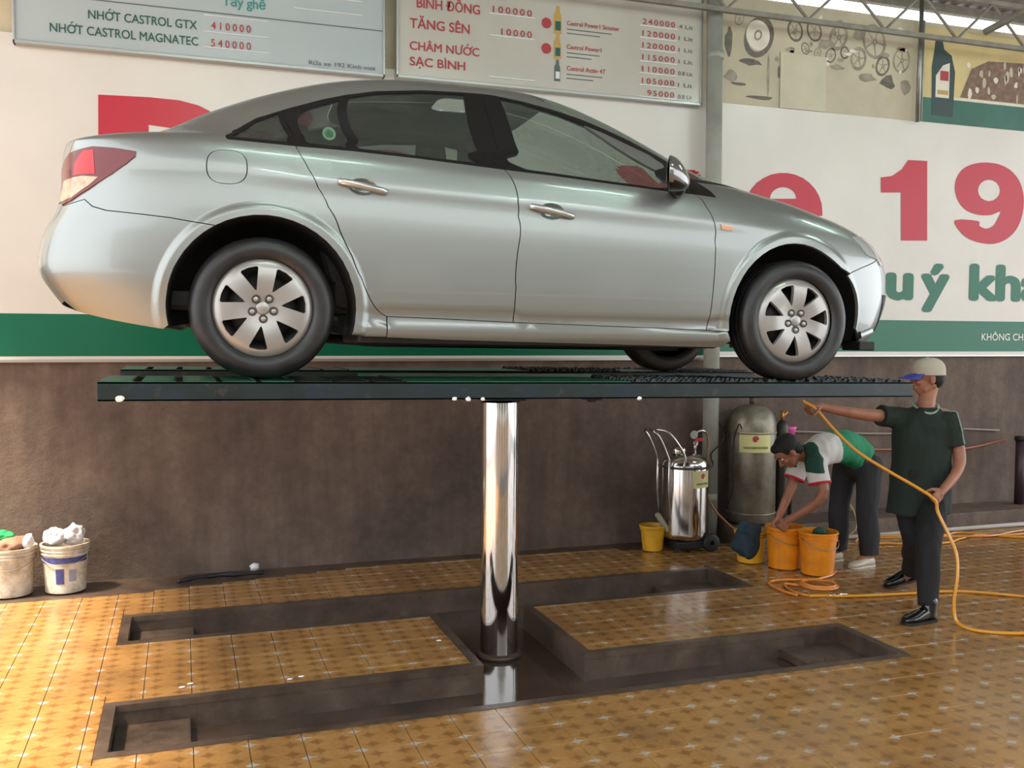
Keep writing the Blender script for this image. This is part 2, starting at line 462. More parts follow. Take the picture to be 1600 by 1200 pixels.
# piston: chrome tube, seal collar and top flange
bm = bmesh.new()
lathe(bm, [(.0, .0), (.135, .0), (.135, .02), (.122, .028), (.1135, .032)], seg=56); bm_obj('piston_collar', bm, M_PIT, lift, True)
bm = bmesh.new(); lathe(bm, [(.113, .0), (.113, 1.52)], seg=72); bm_obj('piston', bm, M_CHROME, lift, True)
bm = bmesh.new(); lathe(bm, [(.0, 1.535), (.13, 1.535), (.2, 1.55), (.2, 1.60)], seg=48); bm_obj('piston_flange', bm, M_LIFTDARK, lift, True)
BT = .078
for k in (0, 2):
    ya, yb = LY[k], LY[k + 1]
    rw_o = bpy.data.objects.new('runway', None); COL.objects.link(rw_o); rw_o.parent = lift
    # side beams as C-channels with flanges
    for (ys_, d) in ((ya, 1), (yb, -1)):
        bm = bmesh.new()
        slab(bm, LX0, LX1, min(ys_, ys_ + .007 * d), max(ys_, ys_ + .007 * d), -BT, 0)
        slab(bm, LX0, LX1, min(ys_, ys_ + .045 * d), max(ys_, ys_ + .045 * d), -.006, .0005)
        slab(bm, LX0, LX1, min(ys_, ys_ + .045 * d), max(ys_, ys_ + .045 * d), -BT - .0005, -BT + .006)
        bm_obj('side_beam', bm, M_LIFT, rw_o)
    for x in (LX0, LX1 - .008):
        bm = bmesh.new(); slab(bm, x, x + .008, ya + .008, yb - .008, -BT, -.001); bm_obj('end_plate', bm, M_LIFT, rw_o)
    # deck: slotted green plates at the rear, flat green plate at the centre, studded tread towards the front
    bm = bmesh.new(); slab(bm, LX0 + .01, LX1 - .01, ya + .046, yb - .046, -.030, -.022); bm_obj('deck_plate', bm, M_LIFTDARK, rw_o)
    x = LX0 + .005; n = 0
    while x < .95:
        w = .135
        bm = bmesh.new(); slab(bm, x, x + w, ya + .004, yb - .004, .0008, .004); bm_obj('deck_slat', bm, M_LGREEN if n < 5 else M_LIFTDARK, rw_o)
        bm = bmesh.new(); slab(bm, x + w - .008, x + w, ya + .02, yb - .02, .004, .010); bm_obj('grip_bar', bm, M_LIFTDARK, rw_o)
        x += w + .028; n += 1
    bm = bmesh.new(); slab(bm, .96, 2.08, ya + .004, yb - .004, .0008, .004); bm_obj('centre_plate', bm, M_LGREEN, rw_o)
    # tread: rows of crimped mesh teeth, too many to count
    bm = bmesh.new(); x = 2.12; n = 0
    slab(bm, 2.10, LX1 - .03, ya + .004, yb - .004, .0008, .002)
    while x < LX1 - .05:
        y = ya + .018 + (.022 if n % 2 else 0)
        while y < yb - .02:
            h = .013 + random.uniform(-.003, .006); w = .016
            tyre = (k == 0 and 2.86 < x < 3.18 and y > ya + .05) or (k == 2 and 2.75 < x < 3.1 and y < yb - .05)
            if tyre: h = .003
            b = [bm.verts.new(lp(x + dx, y + dy, .002)) for dx, dy in ((-w, -.011), (w, -.011), (w, .011), (-w, .011))]
            t = [bm.verts.new(lp(x + dx, y + dy, h)) for dx, dy in ((-w * .5, -.007), (w * .5, -.007), (w * .5, .007), (-w * .5, .007))]
            bm.faces.new(t)
            for q in range(4): bm.faces.new((b[q], b[(q + 1) % 4], t[(q + 1) % 4], t[q]))
            y += .044
        x += .042; n += 1
    tag(bm_obj('tread_teeth', bm, M_LIFTDARK, rw_o), kind='stuff')
# centre frame between the runways
for x in (1.02, 1.36, 2.05, 2.36):
    bm = bmesh.new(); slab(bm, x, x + .09, LY[0] + .01, LY[3] - .01, -.077, -.034); bm_obj('cross_beam', bm, M_LIFT, lift)
bm = bmesh.new(); slab(bm, 1.0, 2.5, LY[1] + .005, LY[2] - .005, -.03, -.012); bm_obj('centre_deck', bm, M_LGREEN, lift)
for (x, y) in ((1.53, 4.40), (1.93, 4.40)):
    bm = bmesh.new(); slab(bm, x - .035, x + .035, y - .05, y + .05, -.093, -.078); slab(bm, x - .014, x + .014, y - .02, y + .02, -.104, -.093)
    bm_obj('bolt_plate', bm, M_LIFTDARK, lift)

# ------------------------------------------------------------------ the car
# s along the car (0 = rear axle, + forward), z above the deck, y across
def pchip(xs, ys):
    xs = list(xs); ys = list(ys); n = len(xs); h = [xs[i + 1] - xs[i] for i in range(n - 1)]
    d = [(ys[i + 1] - ys[i]) / h[i] for i in range(n - 1)]; m = [0] * n; m[0] = d[0]; m[-1] = d[-1]
    for i in range(1, n - 1):
        if d[i - 1] * d[i] > 0:
            w1 = 2 * h[i] + h[i - 1]; w2 = h[i] + 2 * h[i - 1]; m[i] = (w1 + w2) / (w1 / d[i - 1] + w2 / d[i])
    def f(x):
        if x <= xs[0]: return ys[0] + m[0] * (x - xs[0])
        if x >= xs[-1]: return ys[-1] + m[-1] * (x - xs[-1])
        lo = 0
        while xs[lo + 1] < x: lo += 1
        t = (x - xs[lo]) / h[lo]
        return (1 + 2 * t) * (1 - t) ** 2 * ys[lo] + t * (1 - t) ** 2 * h[lo] * m[lo] + t * t * (3 - 2 * t) * ys[lo + 1] + t * t * (t - 1) * h[lo] * m[lo + 1]
    return f
ZR = [.17, .24, .34, .50, .62, .74, .85, .95, 1.03, 1.06, 1.09, 1.14, 1.24, 1.34, 1.42, 1.46, 1.485]
AR = [-.701, -.795, -.895, -.98, -.959, -.898, -.875, -.876, -.866, -.78, -.552, -.44, -.249, 0, .287, .561, .939]
BF = [3.416, 3.497, 3.558, 3.596, 3.582, 3.506, 3.329, 3.002, 2.607, 2.467, 2.354, 2.226, 2.017, 1.782, 1.541, 1.356, 1.166]
ZH = [.17, .22, .30, .45, .65, .80, .86, .93, 1.00, 1.06, 1.20, 1.36, 1.42, 1.46, 1.478, 1.485]
HW = [.84, .868, .872, .886, .892, .882, .878, .862, .825, .785, .715, .635, .585, .50, .40, .12]
fa, fb, fh = pchip(ZR, AR), pchip(ZR, BF), pchip(ZH, HW); HWC = .894
def hw(x, z):
    k = .045 * (x - 1.3) * max(0, min(1, (z - .45) / .4)) * max(0, min(1, (1.485 - z) / .25))
    return fh(z + max(-.09, min(.09, k)))
def nn(u, z):
    t = max(0, min(1, (z - .9) / .25)); return 6 - t if u < 0 else 3.4 + 1.2 * t
def sst(a, b, x):
    t = max(0, min(1, (x - a) / (b - a))); return t * t * (3 - 2 * t)
def arch_r(cx, ang): return .403
def body(u, z, off=0.0):
    A, B = fa(z), fb(z); c, L = (A + B) / 2, (B - A) / 2
    u = max(-1, min(1, u)); n = nn(u, z); s = c + L * u
    y = hw(s, z) * max(0, 1 - abs(u) ** n) ** (1 / n)
    if abs(u) < .97:
        for cx, rr in ((0, .450), (2.70, .452)):
            r = math.hypot(s - cx, z - .315)
            if r < rr + .03 and z > .2: y += .012 * (1 - sst(rr - .016, rr + .016, r))
        # shoulder crease and lower door crease
        zc = .835 + .045 * (1.3 - s) + (.02 if s < 1.3 else 0) * 0
        if -.2 < s < 3.0: y += .004 * math.exp(-((z - zc) / .034) ** 2) * sst(-.2, .3, s) * (1 - sst(2.5, 3.0, s))
        if .4 < s < 2.35: y -= .014 * (sst(.40, .30, z) if False else (1 - sst(.30, .335, z))) * sst(.4, .55, s) * (1 - sst(2.2, 2.35, s)) * sst(.245, .262, z) 
    return s, y + off, z
# unit superellipse arc-length table for u
_us = [math.sin(i / 400 * PI / 2) for i in range(401)]
_pts = [(2.2 * u, .86 * max(0, 1 - u ** 4.5) ** (1 / 4.5)) for u in _us]
_cum = [0]
for a, b in zip(_pts, _pts[1:]): _cum.append(_cum[-1] + math.dist(a, b))
TL = _cum[-1]
def u2t(u): return math.copysign(float(np.interp(abs(u), _us, _cum)), u)
def t2u(t): return math.copysign(float(np.interp(abs(t), _cum, _us)), t)
_zs = [.10 + i * (1.4849 - .10) / 600 for i in range(601)]; _vc = [0]
for a, b in zip(_zs, _zs[1:]):
    _vc.append(_vc[-1] + math.sqrt((b - a) ** 2 + ((fa(b) - fa(a)) ** 2 + (fb(b) - fb(a)) ** 2) / 2 + (fh(b) - fh(a)) ** 2))
def z2v(z): return float(np.interp(z, _zs, _vc))
def v2z(v): return float(np.interp(v, _vc, _zs))
def tv(p):
    """(s,z) or ('y', y, z, end) -> (t,v)"""
    if p[0] == 'y':
        _, y, z, e = p; n = nn(e, z); u = e
        for _ in range(4):
            A, B = fa(z), fb(z); s = (A + B) / 2 + (B - A) / 2 * u
            h = hw(s, z); u = e * max(0, 1 - min(1, y / h) ** n) ** (1 / n)
        return (u2t(u), z2v(z))
    s, z = p; A, B = fa(z), fb(z); u = (s - (A + B) / 2) / ((B - A) / 2)
    return (u2t(max(-1, min(1, u))), z2v(z))
def dens(P, step=.035, closed=True):
    out = []
    for i in range(len(P) if closed else len(P) - 1):
        a, b = P[i], P[(i + 1) % len(P)]; d = math.dist(a, b); k = max(1, int(math.ceil(d / step)))
        out += [(a[0] + (b[0] - a[0]) * j / k, a[1] + (b[1] - a[1]) * j / k) for j in range(k)]
    return out
def area2(P): return sum(P[i][0] * P[(i + 1) % len(P)][1] - P[(i + 1) % len(P)][0] * P[i][1] for i in range(len(P)))
def inset(P, d, edge=None):
    sg = 1 if area2(P) > 0 else -1; n = len(P); out = []
    for i in range(n):
        a, b, c = P[i - 1], P[i], P[(i + 1) % n]
        e1 = Vector((b[0] - a[0], b[1] - a[1])); e2 = Vector((c[0] - b[0], c[1] - b[1]))
        if e1.length < 1e-7 or e2.length < 1e-7: out.append(b); continue
        e1.normalize(); e2.normalize(); n1 = Vector((-e1.y, e1.x)) * sg; n2 = Vector((-e2.y, e2.x)) * sg
        m = n1 + n2
        if m.length < .3: m = n1
        m.normalize(); k = d / max(.5, m.dot(n1)); q = (b[0] + m.x * k, b[1] + m.y * k)
        if abs(abs(b[0]) - TL) < 1e-4: q = (b[0], b[1] + (m.y * k if abs(m.x) < .95 else 0))
        out.append(q)
    return out
def surf_pt(t, v, off=0):
    s, y, z = body(t2u(max(-TL, min(TL, t))), v2z(v)); return Vector((s, -y, z))
def surf_n(t, v):
    e = .004; t = max(-TL + e, min(TL - e, t)); v = max(e, min(_vc[-1] - e, v))
    a = surf_pt(t + e, v) - surf_pt(t - e, v); b = surf_pt(t, v + e) - surf_pt(t, v - e)
    n = a.cross(b)
    return n.normalized() if n.length > 1e-12 else Vector((0, -1, 0))
car = bpy.data.objects.new('car', None); COL.objects.link(car)
_ex = Vector((.99887613, -.04598074, -.01149975)); _ey = Vector((.04598378, .99894219, 0)); _ez = Vector((.01148758, -.00052880, .99993388))
car.matrix_world = Matrix(((_ex.x, _ey.x, _ez.x, .37446), (_ex.y, _ey.y, _ez.y, 5.23425), (_ex.z, _ey.z, _ez.z, 1.5595), (0, 0, 0, 1)))
tag(car, 'silver four-door sedan seen from its right side, standing on the raised lift', 'car')
def panel_mesh(name, outline, holes=(), gap=.0024, off=0.0, skirt=.016, step=.045, both=False, mirror=False, res=None):
    P = inset(dens([tv(p) for p in outline]), gap) if gap else dens([tv(p) for p in outline])
    H = [inset(dens([tv(p) for p in h], .03), -gap) if gap else dens([tv(p) for p in h], .03) for h in holes]
    loops = [P] + H; verts = []; edges = []
    for L in loops:
        o = len(verts); verts += L; edges += [(o + i, o + (i + 1) % len(L)) for i in range(len(L))]
    nb = len(verts)
    t0, t1 = min(p[0] for p in P), max(p[0] for p in P); v0, v1 = min(p[1] for p in P), max(p[1] for p in P)
    nt = max(1, int((t1 - t0) / step)); nv = max(1, int((v1 - v0) / (step * .7)))
    Bn = np.array(verts)
    for i in range(1, nt):
        for j in range(1, nv):
            t = t0 + (t1 - t0) * i / nt; v = v0 + (v1 - v0) * j / nv
            if not in_poly(t, v, P) or any(in_poly(t, v, h) for h in H): continue
            if np.min((Bn[:, 0] - t) ** 2 + (Bn[:, 1] - v) ** 2) < (step * .38) ** 2: continue
            verts.append((t, v))
    # rings of points that follow the wheel-arch flares and the door crease
    kept = np.array(verts); alive = np.ones(len(kept), bool)
    extra = []
    if step >= .045:
        for cx, rc_ in ((0, .450), (2.70, .452)):
            for rr in (rc_ - .020, rc_ - .010, rc_, rc_ + .010, rc_ + .020):
                for dg in range(-20, 206, 2):
                    s_, z_ = cx + rr * math.cos(math.radians(dg)), .315 + rr * math.sin(math.radians(dg))
                    if z_ < .2: continue
                    q = tv((s_, z_))
                    if not in_poly(q[0], q[1], P) or any(in_poly(q[0], q[1], h) for h in H): continue
                    if np.min((Bn[:, 0] - q[0]) ** 2 + (Bn[:, 1] - q[1]) ** 2) < .007 ** 2: continue
                    extra.append(q)
    if extra:
        X_ = np.array(extra)
        for i in range(nb, len(verts)):
            if np.min((X_[:, 0] - kept[i, 0]) ** 2 + (X_[:, 1] - kept[i, 1]) ** 2) < .018 ** 2: alive[i] = False
        verts = [v for i, v in enumerate(verts) if alive[i]] + extra
    r = delaunay_2d_cdt([Vector(p) for p in verts], edges, [], 0, 1e-6)
    vo, eo, fo = r[0], r[1], r[2]
    tris = []
    for f in fo:
        cx = sum(vo[i][0] for i in f) / len(f); cy = sum(vo[i][1] for i in f) / len(f)
        if in_poly(cx, cy, P) and not any(in_poly(cx, cy, h) for h in H): tris.append(list(f))
    co = []; no = []
    for p in vo:
        n = surf_n(p[0], p[1]); q = surf_pt(p[0], p[1]) + n * off; co.append(q); no.append(n)
    V = list(co); N = list(no); F = []
    for f in tris:
        a, b, c = (co[i] for i in f[:3]); g = (b - a).cross(c - a)
        F.append(f if g.dot(no[f[0]]) > 0 else f[::-1])
    # skirt folded inwards around every free edge
    cnt = {}
    for f in F:
        for i in range(len(f)): cnt[(f[i], f[(i + 1) % len(f)])] = 1
    low = {}
    if skirt:
        for (a, b) in list(cnt):
            if (b, a) in cnt: continue
            if abs(abs(vo[a][0]) - TL) < 1e-3 and abs(abs(vo[b][0]) - TL) < 1e-3: continue
            ids = []
            for k in (a, b):
                V.append(co[k]); N.append(None); V.append(co[k] - no[k] * skirt); N.append(None); ids += [len(V) - 2, len(V) - 1]
            F.append([ids[2], ids[0], ids[1], ids[3]])
    if mirror: V = [Vector((p.x, -p.y, p.z)) for p in V]; N = [None if n is None else Vector((n.x, -n.y, n.z)) for n in N]; F = [f[::-1] for f in F]
    if both:
        o = len(V); V += [Vector((p.x, -p.y, p.z)) for p in V]; N += [None if n is None else Vector((n.x, -n.y, n.z)) for n in N]; F += [[i + o for i in f[::-1]] for f in F]
    me = bpy.data.meshes.new(name); me.from_pydata([tuple(p) for p in V], [], F); me.update()
    for p in me.polygons: p.use_smooth = True
    nl = []
    for p in me.polygons:
        for li in p.loop_indices:
            n = N[me.loops[li].vertex_index]; nl.append(tuple(n) if n is not None else tuple(p.normal))
    me.normals_split_custom_set(nl)
    return me
def panel(name, outline, m, parent=None, **kw):
    """near-side panel and its mirrored twin on the far side"""
    me = panel_mesh(name, outline, **kw); me.materials.append(m); o = link(name, me, None, parent or car)
    return o
def make_silver():
    t = NT('metallic_silver_paint')
    f = t.noise(900, 1); 
    t.l(t.mix(f, lin((152, 155, 152)), lin((134, 138, 136))), t.b.inputs['Base Color'])
    t.b.inputs['Metallic'].default_value = .72; t.b.inputs['Roughness'].default_value = .36
    t.b.inputs['Coat Weight'].default_value = .6; t.b.inputs['Coat Roughness'].default_value = .06
    return t.m
M_SILVER = make_silver()
M_BLACK = mat('black_trim', (18, 18, 20), .3, spec=.5)
M_DULL = mat('black_plastic', (24, 23, 23), .6)
M_SEAM = mat('gap_shade_black', (10, 10, 10), .8)
def make_glass(name='tinted_glass', k=1.0):
    t = NT(name)
    tr = t.n('ShaderNodeBsdfTransparent'); tr.inputs['Color'].default_value = (.60 * k, .67 * k, .63 * k, 1)
    gl = t.n('ShaderNodeBsdfGlossy'); gl.inputs['Roughness'].default_value = .03; gl.inputs['Color'].default_value = (.9, 1, .96, 1)
    df = t.n('ShaderNodeBsdfDiffuse'); df.inputs['Color'].default_value = (.20, .23, .21, 1)
    lw = t.n('ShaderNodeLayerWeight'); lw.inputs['Blend'].default_value = .5
    fr_o = t.math('ADD', t.math('MULTIPLY', t.math('POWER', lw.outputs['Facing'], 4.5), .85), .07, True)
    m0 = t.n('ShaderNodeMixShader'); m0.inputs[0].default_value = .13; t.l(tr.outputs[0], m0.inputs[1]); t.l(df.outputs[0], m0.inputs[2])
    mx = t.n('ShaderNodeMixShader'); t.l(fr_o, mx.inputs[0]); t.l(m0.outputs[0], mx.inputs[1]); t.l(gl.outputs[0], mx.inputs[2])
    t.l(mx.outputs[0], t.out.inputs['Surface']); return t.m
M_GLASS = make_glass(); M_GLASSR = make_glass('dark_tinted_glass', .62); M_GLASSQ = make_glass('blackened_glass', .22)
# traced shut lines in car coordinates
rdr = [(.1414, 1.0371), (.1649, .9862), (.1893, .9381), (.2336, .8522), (.2784, .7693), (.3294, .6667), (.3842, .5553), (.4284, .457), (.4706, .3636), (.495, .3268), (.5217, .3043), (.5482, .2903)]
bct = [(1.1044, .9954), (1.1521, .8933), (1.1575, .8378), (1.1597, .7716), (1.1563, .5952), (1.1537, .4414), (1.1508, .2757)]
fdf = [(2.0993, .9400), (2.1338, .9200), (2.1564, .8714), (2.1853, .8103), (2.1924, .7073), (2.1941, .6336), (2.1927, .5314), (2.1865, .3937), (2.1706, .2583)]
belt = [(-.1505, 1.0483), (.1414, 1.0371), (.3879, 1.034), (.7102, 1.020), (1.1044, .9954), (1.3326, .983), (1.6029, .964), (1.9357, .9444), (2.0993, .9400)]
dtop = [(-.1572, 1.0617), (-.1294, 1.0972), (-.0301, 1.169), (.0856, 1.2171), (.1458, 1.2415), (.2566, 1.2843), (.3724, 1.3214), (.518, 1.356), (.7462, 1.3850), (.93, 1.394),
        (1.035, 1.396), (1.1003, 1.3940), (1.2454, 1.3747), (1.3938, 1.3473), (1.5551, 1.309), (1.6791, 1.2705), (1.8109, 1.2257), (1.9512, 1.165), (2.04, 1.118), (2.12, 1.06), (2.175, 1.00), (2.2319, .9328)]
arr = [(.403 * math.cos(a), .315 + .403 * math.sin(a)) for a in [math.radians(d) for d in range(-16, 199, 8)]]     # front base -> over the top -> rear base
def fr_(d): return .400 + (.075 * sst(55, 0, d) if False else .07 * (1 - sst(0, 62, d)))
arf = [(2.690 + fr_(d) * math.cos(math.radians(d)), .315 + fr_(d) * math.sin(math.radians(d))) for d in range(-12, 199, 8)]
k_f = [i for i, p in enumerate(arf) if p[1] > .5781][0]
i_r = [i for i, p in enumerate(arr) if p[0] < 0 and p[1] < .655][0]
handle_hole = lambda s, z: [(s + .062 * math.cos(a), z + .038 * math.sin(a)) for a in [i * PI / 8 for i in range(16)]]
rh, fhh = (.430, .868), (1.325, .805)
fuel = [(-.1535 + .0845 * math.copysign(abs(math.cos(t)) ** .75, math.cos(t)), .922 + .074 * math.copysign(abs(math.sin(t)) ** .75, math.sin(t))) for t in [i * PI / 14 for i in range(28)]]
lamp = [(-.8389, .7465), (-.8560, .8167), (-.8500, .9137), (-.8050, .9722), (-.7036, .9908), (-.6129, .9829), (-.5243, .9694), (-.5264, .9482), (-.5649, .9138), (-.6239, .8704), (-.7206, .8066), (-.7966, .7606)]
lamp_clear = [(-.8400, .7600), (-.8540, .7958), (-.8350, .8553), (-.7461, .8671), (-.6750, .8600), (-.7146, .825), (-.79, .7740)]
lamp_bright = [(-.7788, .9218), (-.741, .9750), (-.6972, .9750), (-.6901, .8735), (-.783, .8729)]
rbs = [('y', .64, .76, -1), (-.8389, .7437), (-.79, .752), (-.7388, .765), (-.7046, .7339), (-.6465, .7161), (-.5056, .703), (-.3886, .6919), arr[i_r - 1]]
ZT = 1.437
wsB, wsT = ('y', .735, 1.035, 1), ('y', .545, ZT, 1)
rwB, rwT = ('y', .66, 1.105, -1), ('y', .50, ZT, -1)
hood_r = [('y', .74, 1.015, 1), (2.55, .975), (2.85, .915), (3.1, .835), ('y', .66, .775, 1)]
def side_set(mirror):
    K = dict(mirror=mirror)
    # rear quarter with the C-pillar and roof rail
    quarter = arr[:i_r][0:1] + [(.4250, .197), (.5482, .197)] + rdr[::-1] + [belt[0]] + dtop + [(2.2319, .9328), wsB, wsT, rwT, rwB, ('y', .645, 1.055, -1), ('y', .64, .90, -1)] + rbs + arr[1:i_r - 1][::-1]
    panel('quarter_panel', quarter, M_SILVER, holes=[fuel], **K)
    panel('fuel_flap', fuel, M_SILVER, **K)
    b = panel('rear_bumper_side', rbs + arr[i_r:] + [(-.4151, .2146), (-.6312, .251), (-.7831, .2885), ('y', .62, .33, -1)], M_SILVER, **K)
    panel('sill_panel', [(.5482, .2903), (.7711, .2863), (1.1508, .2757), (1.4633, .2702), (1.7993, .2642), (2.1706, .2583), arf[-1][:2] and (2.284, .2506), arf[-1], (2.27, .17), (1.8129, .1759), (1.3103, .1814), (.8373, .1867), (.5482, .194)], M_SILVER, **K)
    fen = fdf + [(2.2838, .2506)] + arf[::-1][1:len(arf) - k_f] + [(3.0559, .5781), (3.162, .6156), (3.2955, .6574), ('y', .62, .68, 1)] + hood_r[::-1] + [wsB, (2.2319, .9328)]
    panel('front_fender', fen, M_SILVER, **K)
    # doors
    rd = panel('rear_door', rdr + [(.7711, .2863), (1.1508, .2757)] + bct[::-1][1:] + [(.7102, 1.020), (.3879, 1.034)], M_SILVER, holes=[handle_hole(*rh)], **K)
    fd = panel('front_door', bct + [(1.4633, .2702), (1.7993, .2642)] + fdf[::-1] + [(1.9357, .9444), (1.6029, .964), (1.3326, .983)], M_SILVER, holes=[handle_hole(*fhh)], **K)
    i1 = dtop.index((.0856, 1.2171)); i2 = dtop.index((1.035, 1.396)); i3 = dtop.index((2.04, 1.118))
    qg = [(-.128, 1.0620), (-.105, 1.0902), (-.0283, 1.1523), (.066, 1.1980), (.1170, 1.0541), (0, 1.0575)]
    ve = [(.1500, 1.1694), (.1654, 1.2069), (.2082, 1.2368), (.3437, 1.2897), (.3741, 1.0506), (.2009, 1.0568), (.1672, 1.1056)]
    rg = [(.3929, 1.308), (.5159, 1.3397), (.7444, 1.3690), (.9496, 1.380), (.9893, 1.0186), (.7109, 1.0332), (.424, 1.0488)]
    fg = [(1.1271, 1.3790), (1.2442, 1.3600), (1.4226, 1.3193), (1.6713, 1.2431), (1.915, 1.1526), (1.985, 1.107), (1.985, .968), (1.8908, .9583), (1.6071, .9769), (1.3663, .9947), (1.1957, 1.0054)]
    kw = dict(mirror=mirror, gap=.0012)
    qf = panel('quarter_window_frame', [belt[0]] + dtop[:i1 + 1] + [(.114, 1.1269), (.1414, 1.0371)], M_BLACK, holes=[qg], off=.001, **kw)
    rf = panel('rear_window_frame', [(.1414, 1.0371), (.114, 1.1269)] + dtop[i1:i2 + 1] + [(1.07, 1.2), belt[4], belt[3], belt[2]], M_BLACK, rd, holes=[ve, rg], off=.001, **kw)
    ff = panel('front_window_frame', [belt[4], (1.07, 1.2)] + dtop[i2:i3 + 1] + [(2.07, 1.03)] + belt[:4:-1], M_BLACK, fd, holes=[fg], off=.001, **kw)
    panel('sail_trim', [belt[-1], (2.07, 1.03)] + dtop[i3:], M_BLACK, off=.001, **kw)
    for nm, P, par in (('quarter_glass', qg, qf), ('vent_glass', ve, rd), ('rear_door_glass', rg, rd), ('front_door_glass', fg, fd)):
        panel(nm, P, {'quarter_glass': M_GLASSQ, 'front_door_glass': M_GLASS}.get(nm, M_GLASSR), par, off=-.004, mirror=mirror, gap=-.006, skirt=0)
    # tail lamp, head lamp, indicator
    M = MATS
    tl = panel('tail_lamp', lamp, M_LAMP, off=.006, skirt=.012, step=.03, **kw)
    panel('clear_lens', lamp_clear, M_LAMPC, tl, off=.0075, skirt=.003, step=.025, **kw)
    panel('brake_lens', lamp_bright, M_LAMPR, tl, off=.0075, skirt=.003, step=.025, **kw)
    panel('head_lamp', [(3.12, .785), (3.25, .800), (3.33, .775), ('y', .56, .72, 1), ('y', .50, .66, 1), ('y', .62, .640, 1), (3.33, .672), (3.22, .690)], M_LAMPH, off=.005, skirt=.012, step=.03, **kw)
    ind = panel('side_indicator', [(2.2240, .7904), (2.2930, .7843), (2.2950, .7581), (2.2300, .7619)], M_AMBER, off=.006, skirt=.008, step=.02, **kw)
    sg = 1 if mirror else -1
    # door handles: scooped cup, bar and lock cap
    for par, (hs, hz) in ((rd, rh), (fd, fhh)):
        s0, y0, z0 = body(t2u(tv((hs, hz))[0]), hz)
        bm = bmesh.new(); rings = []
        for rr, dp in ((1.03, 0), (.9, .008), (.6, .016), (.01, .019)):
            ring = []
            for k in range(20):
                a = 2 * PI * k / 20; s_, z_ = hs + .062 * rr * math.cos(a), hz + .038 * rr * math.sin(a)
                yy = body(t2u(tv((s_, z_))[0]), z_)[1]; ring.append(bm.verts.new((s_, sg * (yy - dp), z_)))
            rings.append(ring)
        for a, b in zip(rings, rings[1:]):
            for k in range(20): bm.faces.new((a[k], a[(k + 1) % 20], b[(k + 1) % 20], b[k]))
        bm_obj('handle_cup', bm, M_SILVER, par, True)
        bm = bmesh.new(); pts = []; rs = []
        for i in range(13):
            q = -.108 + .216 * i / 12; s_ = hs + q; z_ = hz - .19 * q * .9; yy = body(t2u(tv((s_, z_))[0]), z_)[1]
            pts.append((s_, sg * (yy + .022 - .014 * (abs(q) / .108) ** 3), z_)); rs.append(.0165 - .002 * (abs(q) / .108) ** 2)
        tube(bm, pts, rs, 12)
        bm_obj('door_handle', bm, M_HANDLE, par, True)
        bm = bmesh.new(); yy = body(t2u(tv((hs - .088, hz))[0]), hz)[1]
        vs = box(bm, (hs - .112, sg * (yy + .002) - .014, hz + .003), (hs - .066, sg * (yy + .002) + .014, hz + .028), .005); smooth_by_angle(bm_obj('lock_cap', bm, M_HANDLE, par))
    # wing mirror
    bm = bmesh.new(); bmesh.ops.create_uvsphere(bm, u_segments=28, v_segments=18, radius=1)
    for v in bm.verts:
        c = v.co.copy(); f = max(c.x, 0)
        v.co = Vector((1.872 + (.108 * f if c.x > 0 else .012 * c.x) - .012 * c.z * f + .012 - .042 * c.y * sg, sg * .985 + (.094 - .01 * f) * c.y, 1.004 + (.084 + .0 * f) * c.z - .030 * f * f))
    for f in bm.faces: f.material_index = 1 if f.calc_center_median().z < .955 or f.calc_center_median().x + .45 * (abs(f.calc_center_median().y) - .985) < 1.882 else 0  # lowest faces black: the floor's dark reflection put into the colour; rear rim black
    mo = bm_obj('wing_mirror', bm, [M_MIRROR, M_BLACK], None, True); mo.parent = car
    bm = bmesh.new(); tube(bm, [(1.965, sg * .925, .955), (1.985, sg * .88, .945), (1.995, sg * .83, .945)], [.03, .034, .036], 14); bm_obj('mirror_foot', bm, M_BLACK, mo, True)
    bm = bmesh.new(); lathe(bm, [(0, 0), (.9, 0), (1, .03)], seg=24, axis='y')
    for v in bm.verts: v.co = Vector((1.8705 - v.co.y * .05 - .034 * v.co.x * 1, sg * (.985 + .076 * v.co.x), 1.004 + .066 * v.co.z))
    bm_obj('mirror_face', bm, M_CHROME, mo)
M_LAMP = mat('tail_lamp_red', (104, 4, 10), .22, spec=.5, coat=.2)
M_LAMPR = mat('brake_lens_red', (206, 14, 26), .2, spec=.5, coat=.2)
M_LAMPC = mat('tail_lamp_clear', (196, 160, 134), .15, spec=.6, coat=.4, var=.35, scale=40)
M_LAMPH = mat('head_lamp_clear', (206, 212, 214), .08, spec=.8, coat=1, metal=.4)
M_AMBER = mat('indicator_amber', (206, 150, 120), .2, coat=1)
M_HANDLE = mat('silver_handle', (190, 190, 186), .2, metal=.7, coat=.5)
M_MIRROR = mat('mirror_housing', (130, 128, 126), .16, metal=.7, coat=1)
side_set(False); side_set(True)
# centre panels
panel('trunk_lid', [('y', 0, .765, -1), ('y', .64, .765, -1), ('y', .64, .90, -1), ('y', .645, 1.055, -1), ('y', .66, 1.100, -1), ('y', 0, 1.100, -1)], M_SILVER, both=True)
panel('rear_window', [('y', 0, 1.105, -1), rwB, rwT, ('y', 0, ZT, -1)], M_GLASSR, both=True, skirt=0, off=-.001)
panel('roof', [('y', 0, ZT, -1), rwT, (.8, ZT), wsT, ('y', 0, ZT, 1), (TL, 0)] if False else [('y', 0, ZT, -1), rwT, (.8, ZT), wsT, ('y', 0, ZT, 1), ('y', 0, 1.4845, 1), (1.05, 1.4845), ('y', 0, 1.4845, -1)], M_SILVER, both=True, skirt=.006, gap=.0015)
panel('windshield', [('y', 0, ZT, 1), wsT, wsB, ('y', 0, 1.035, 1)], M_GLASS, both=True, skirt=0, off=-.001)
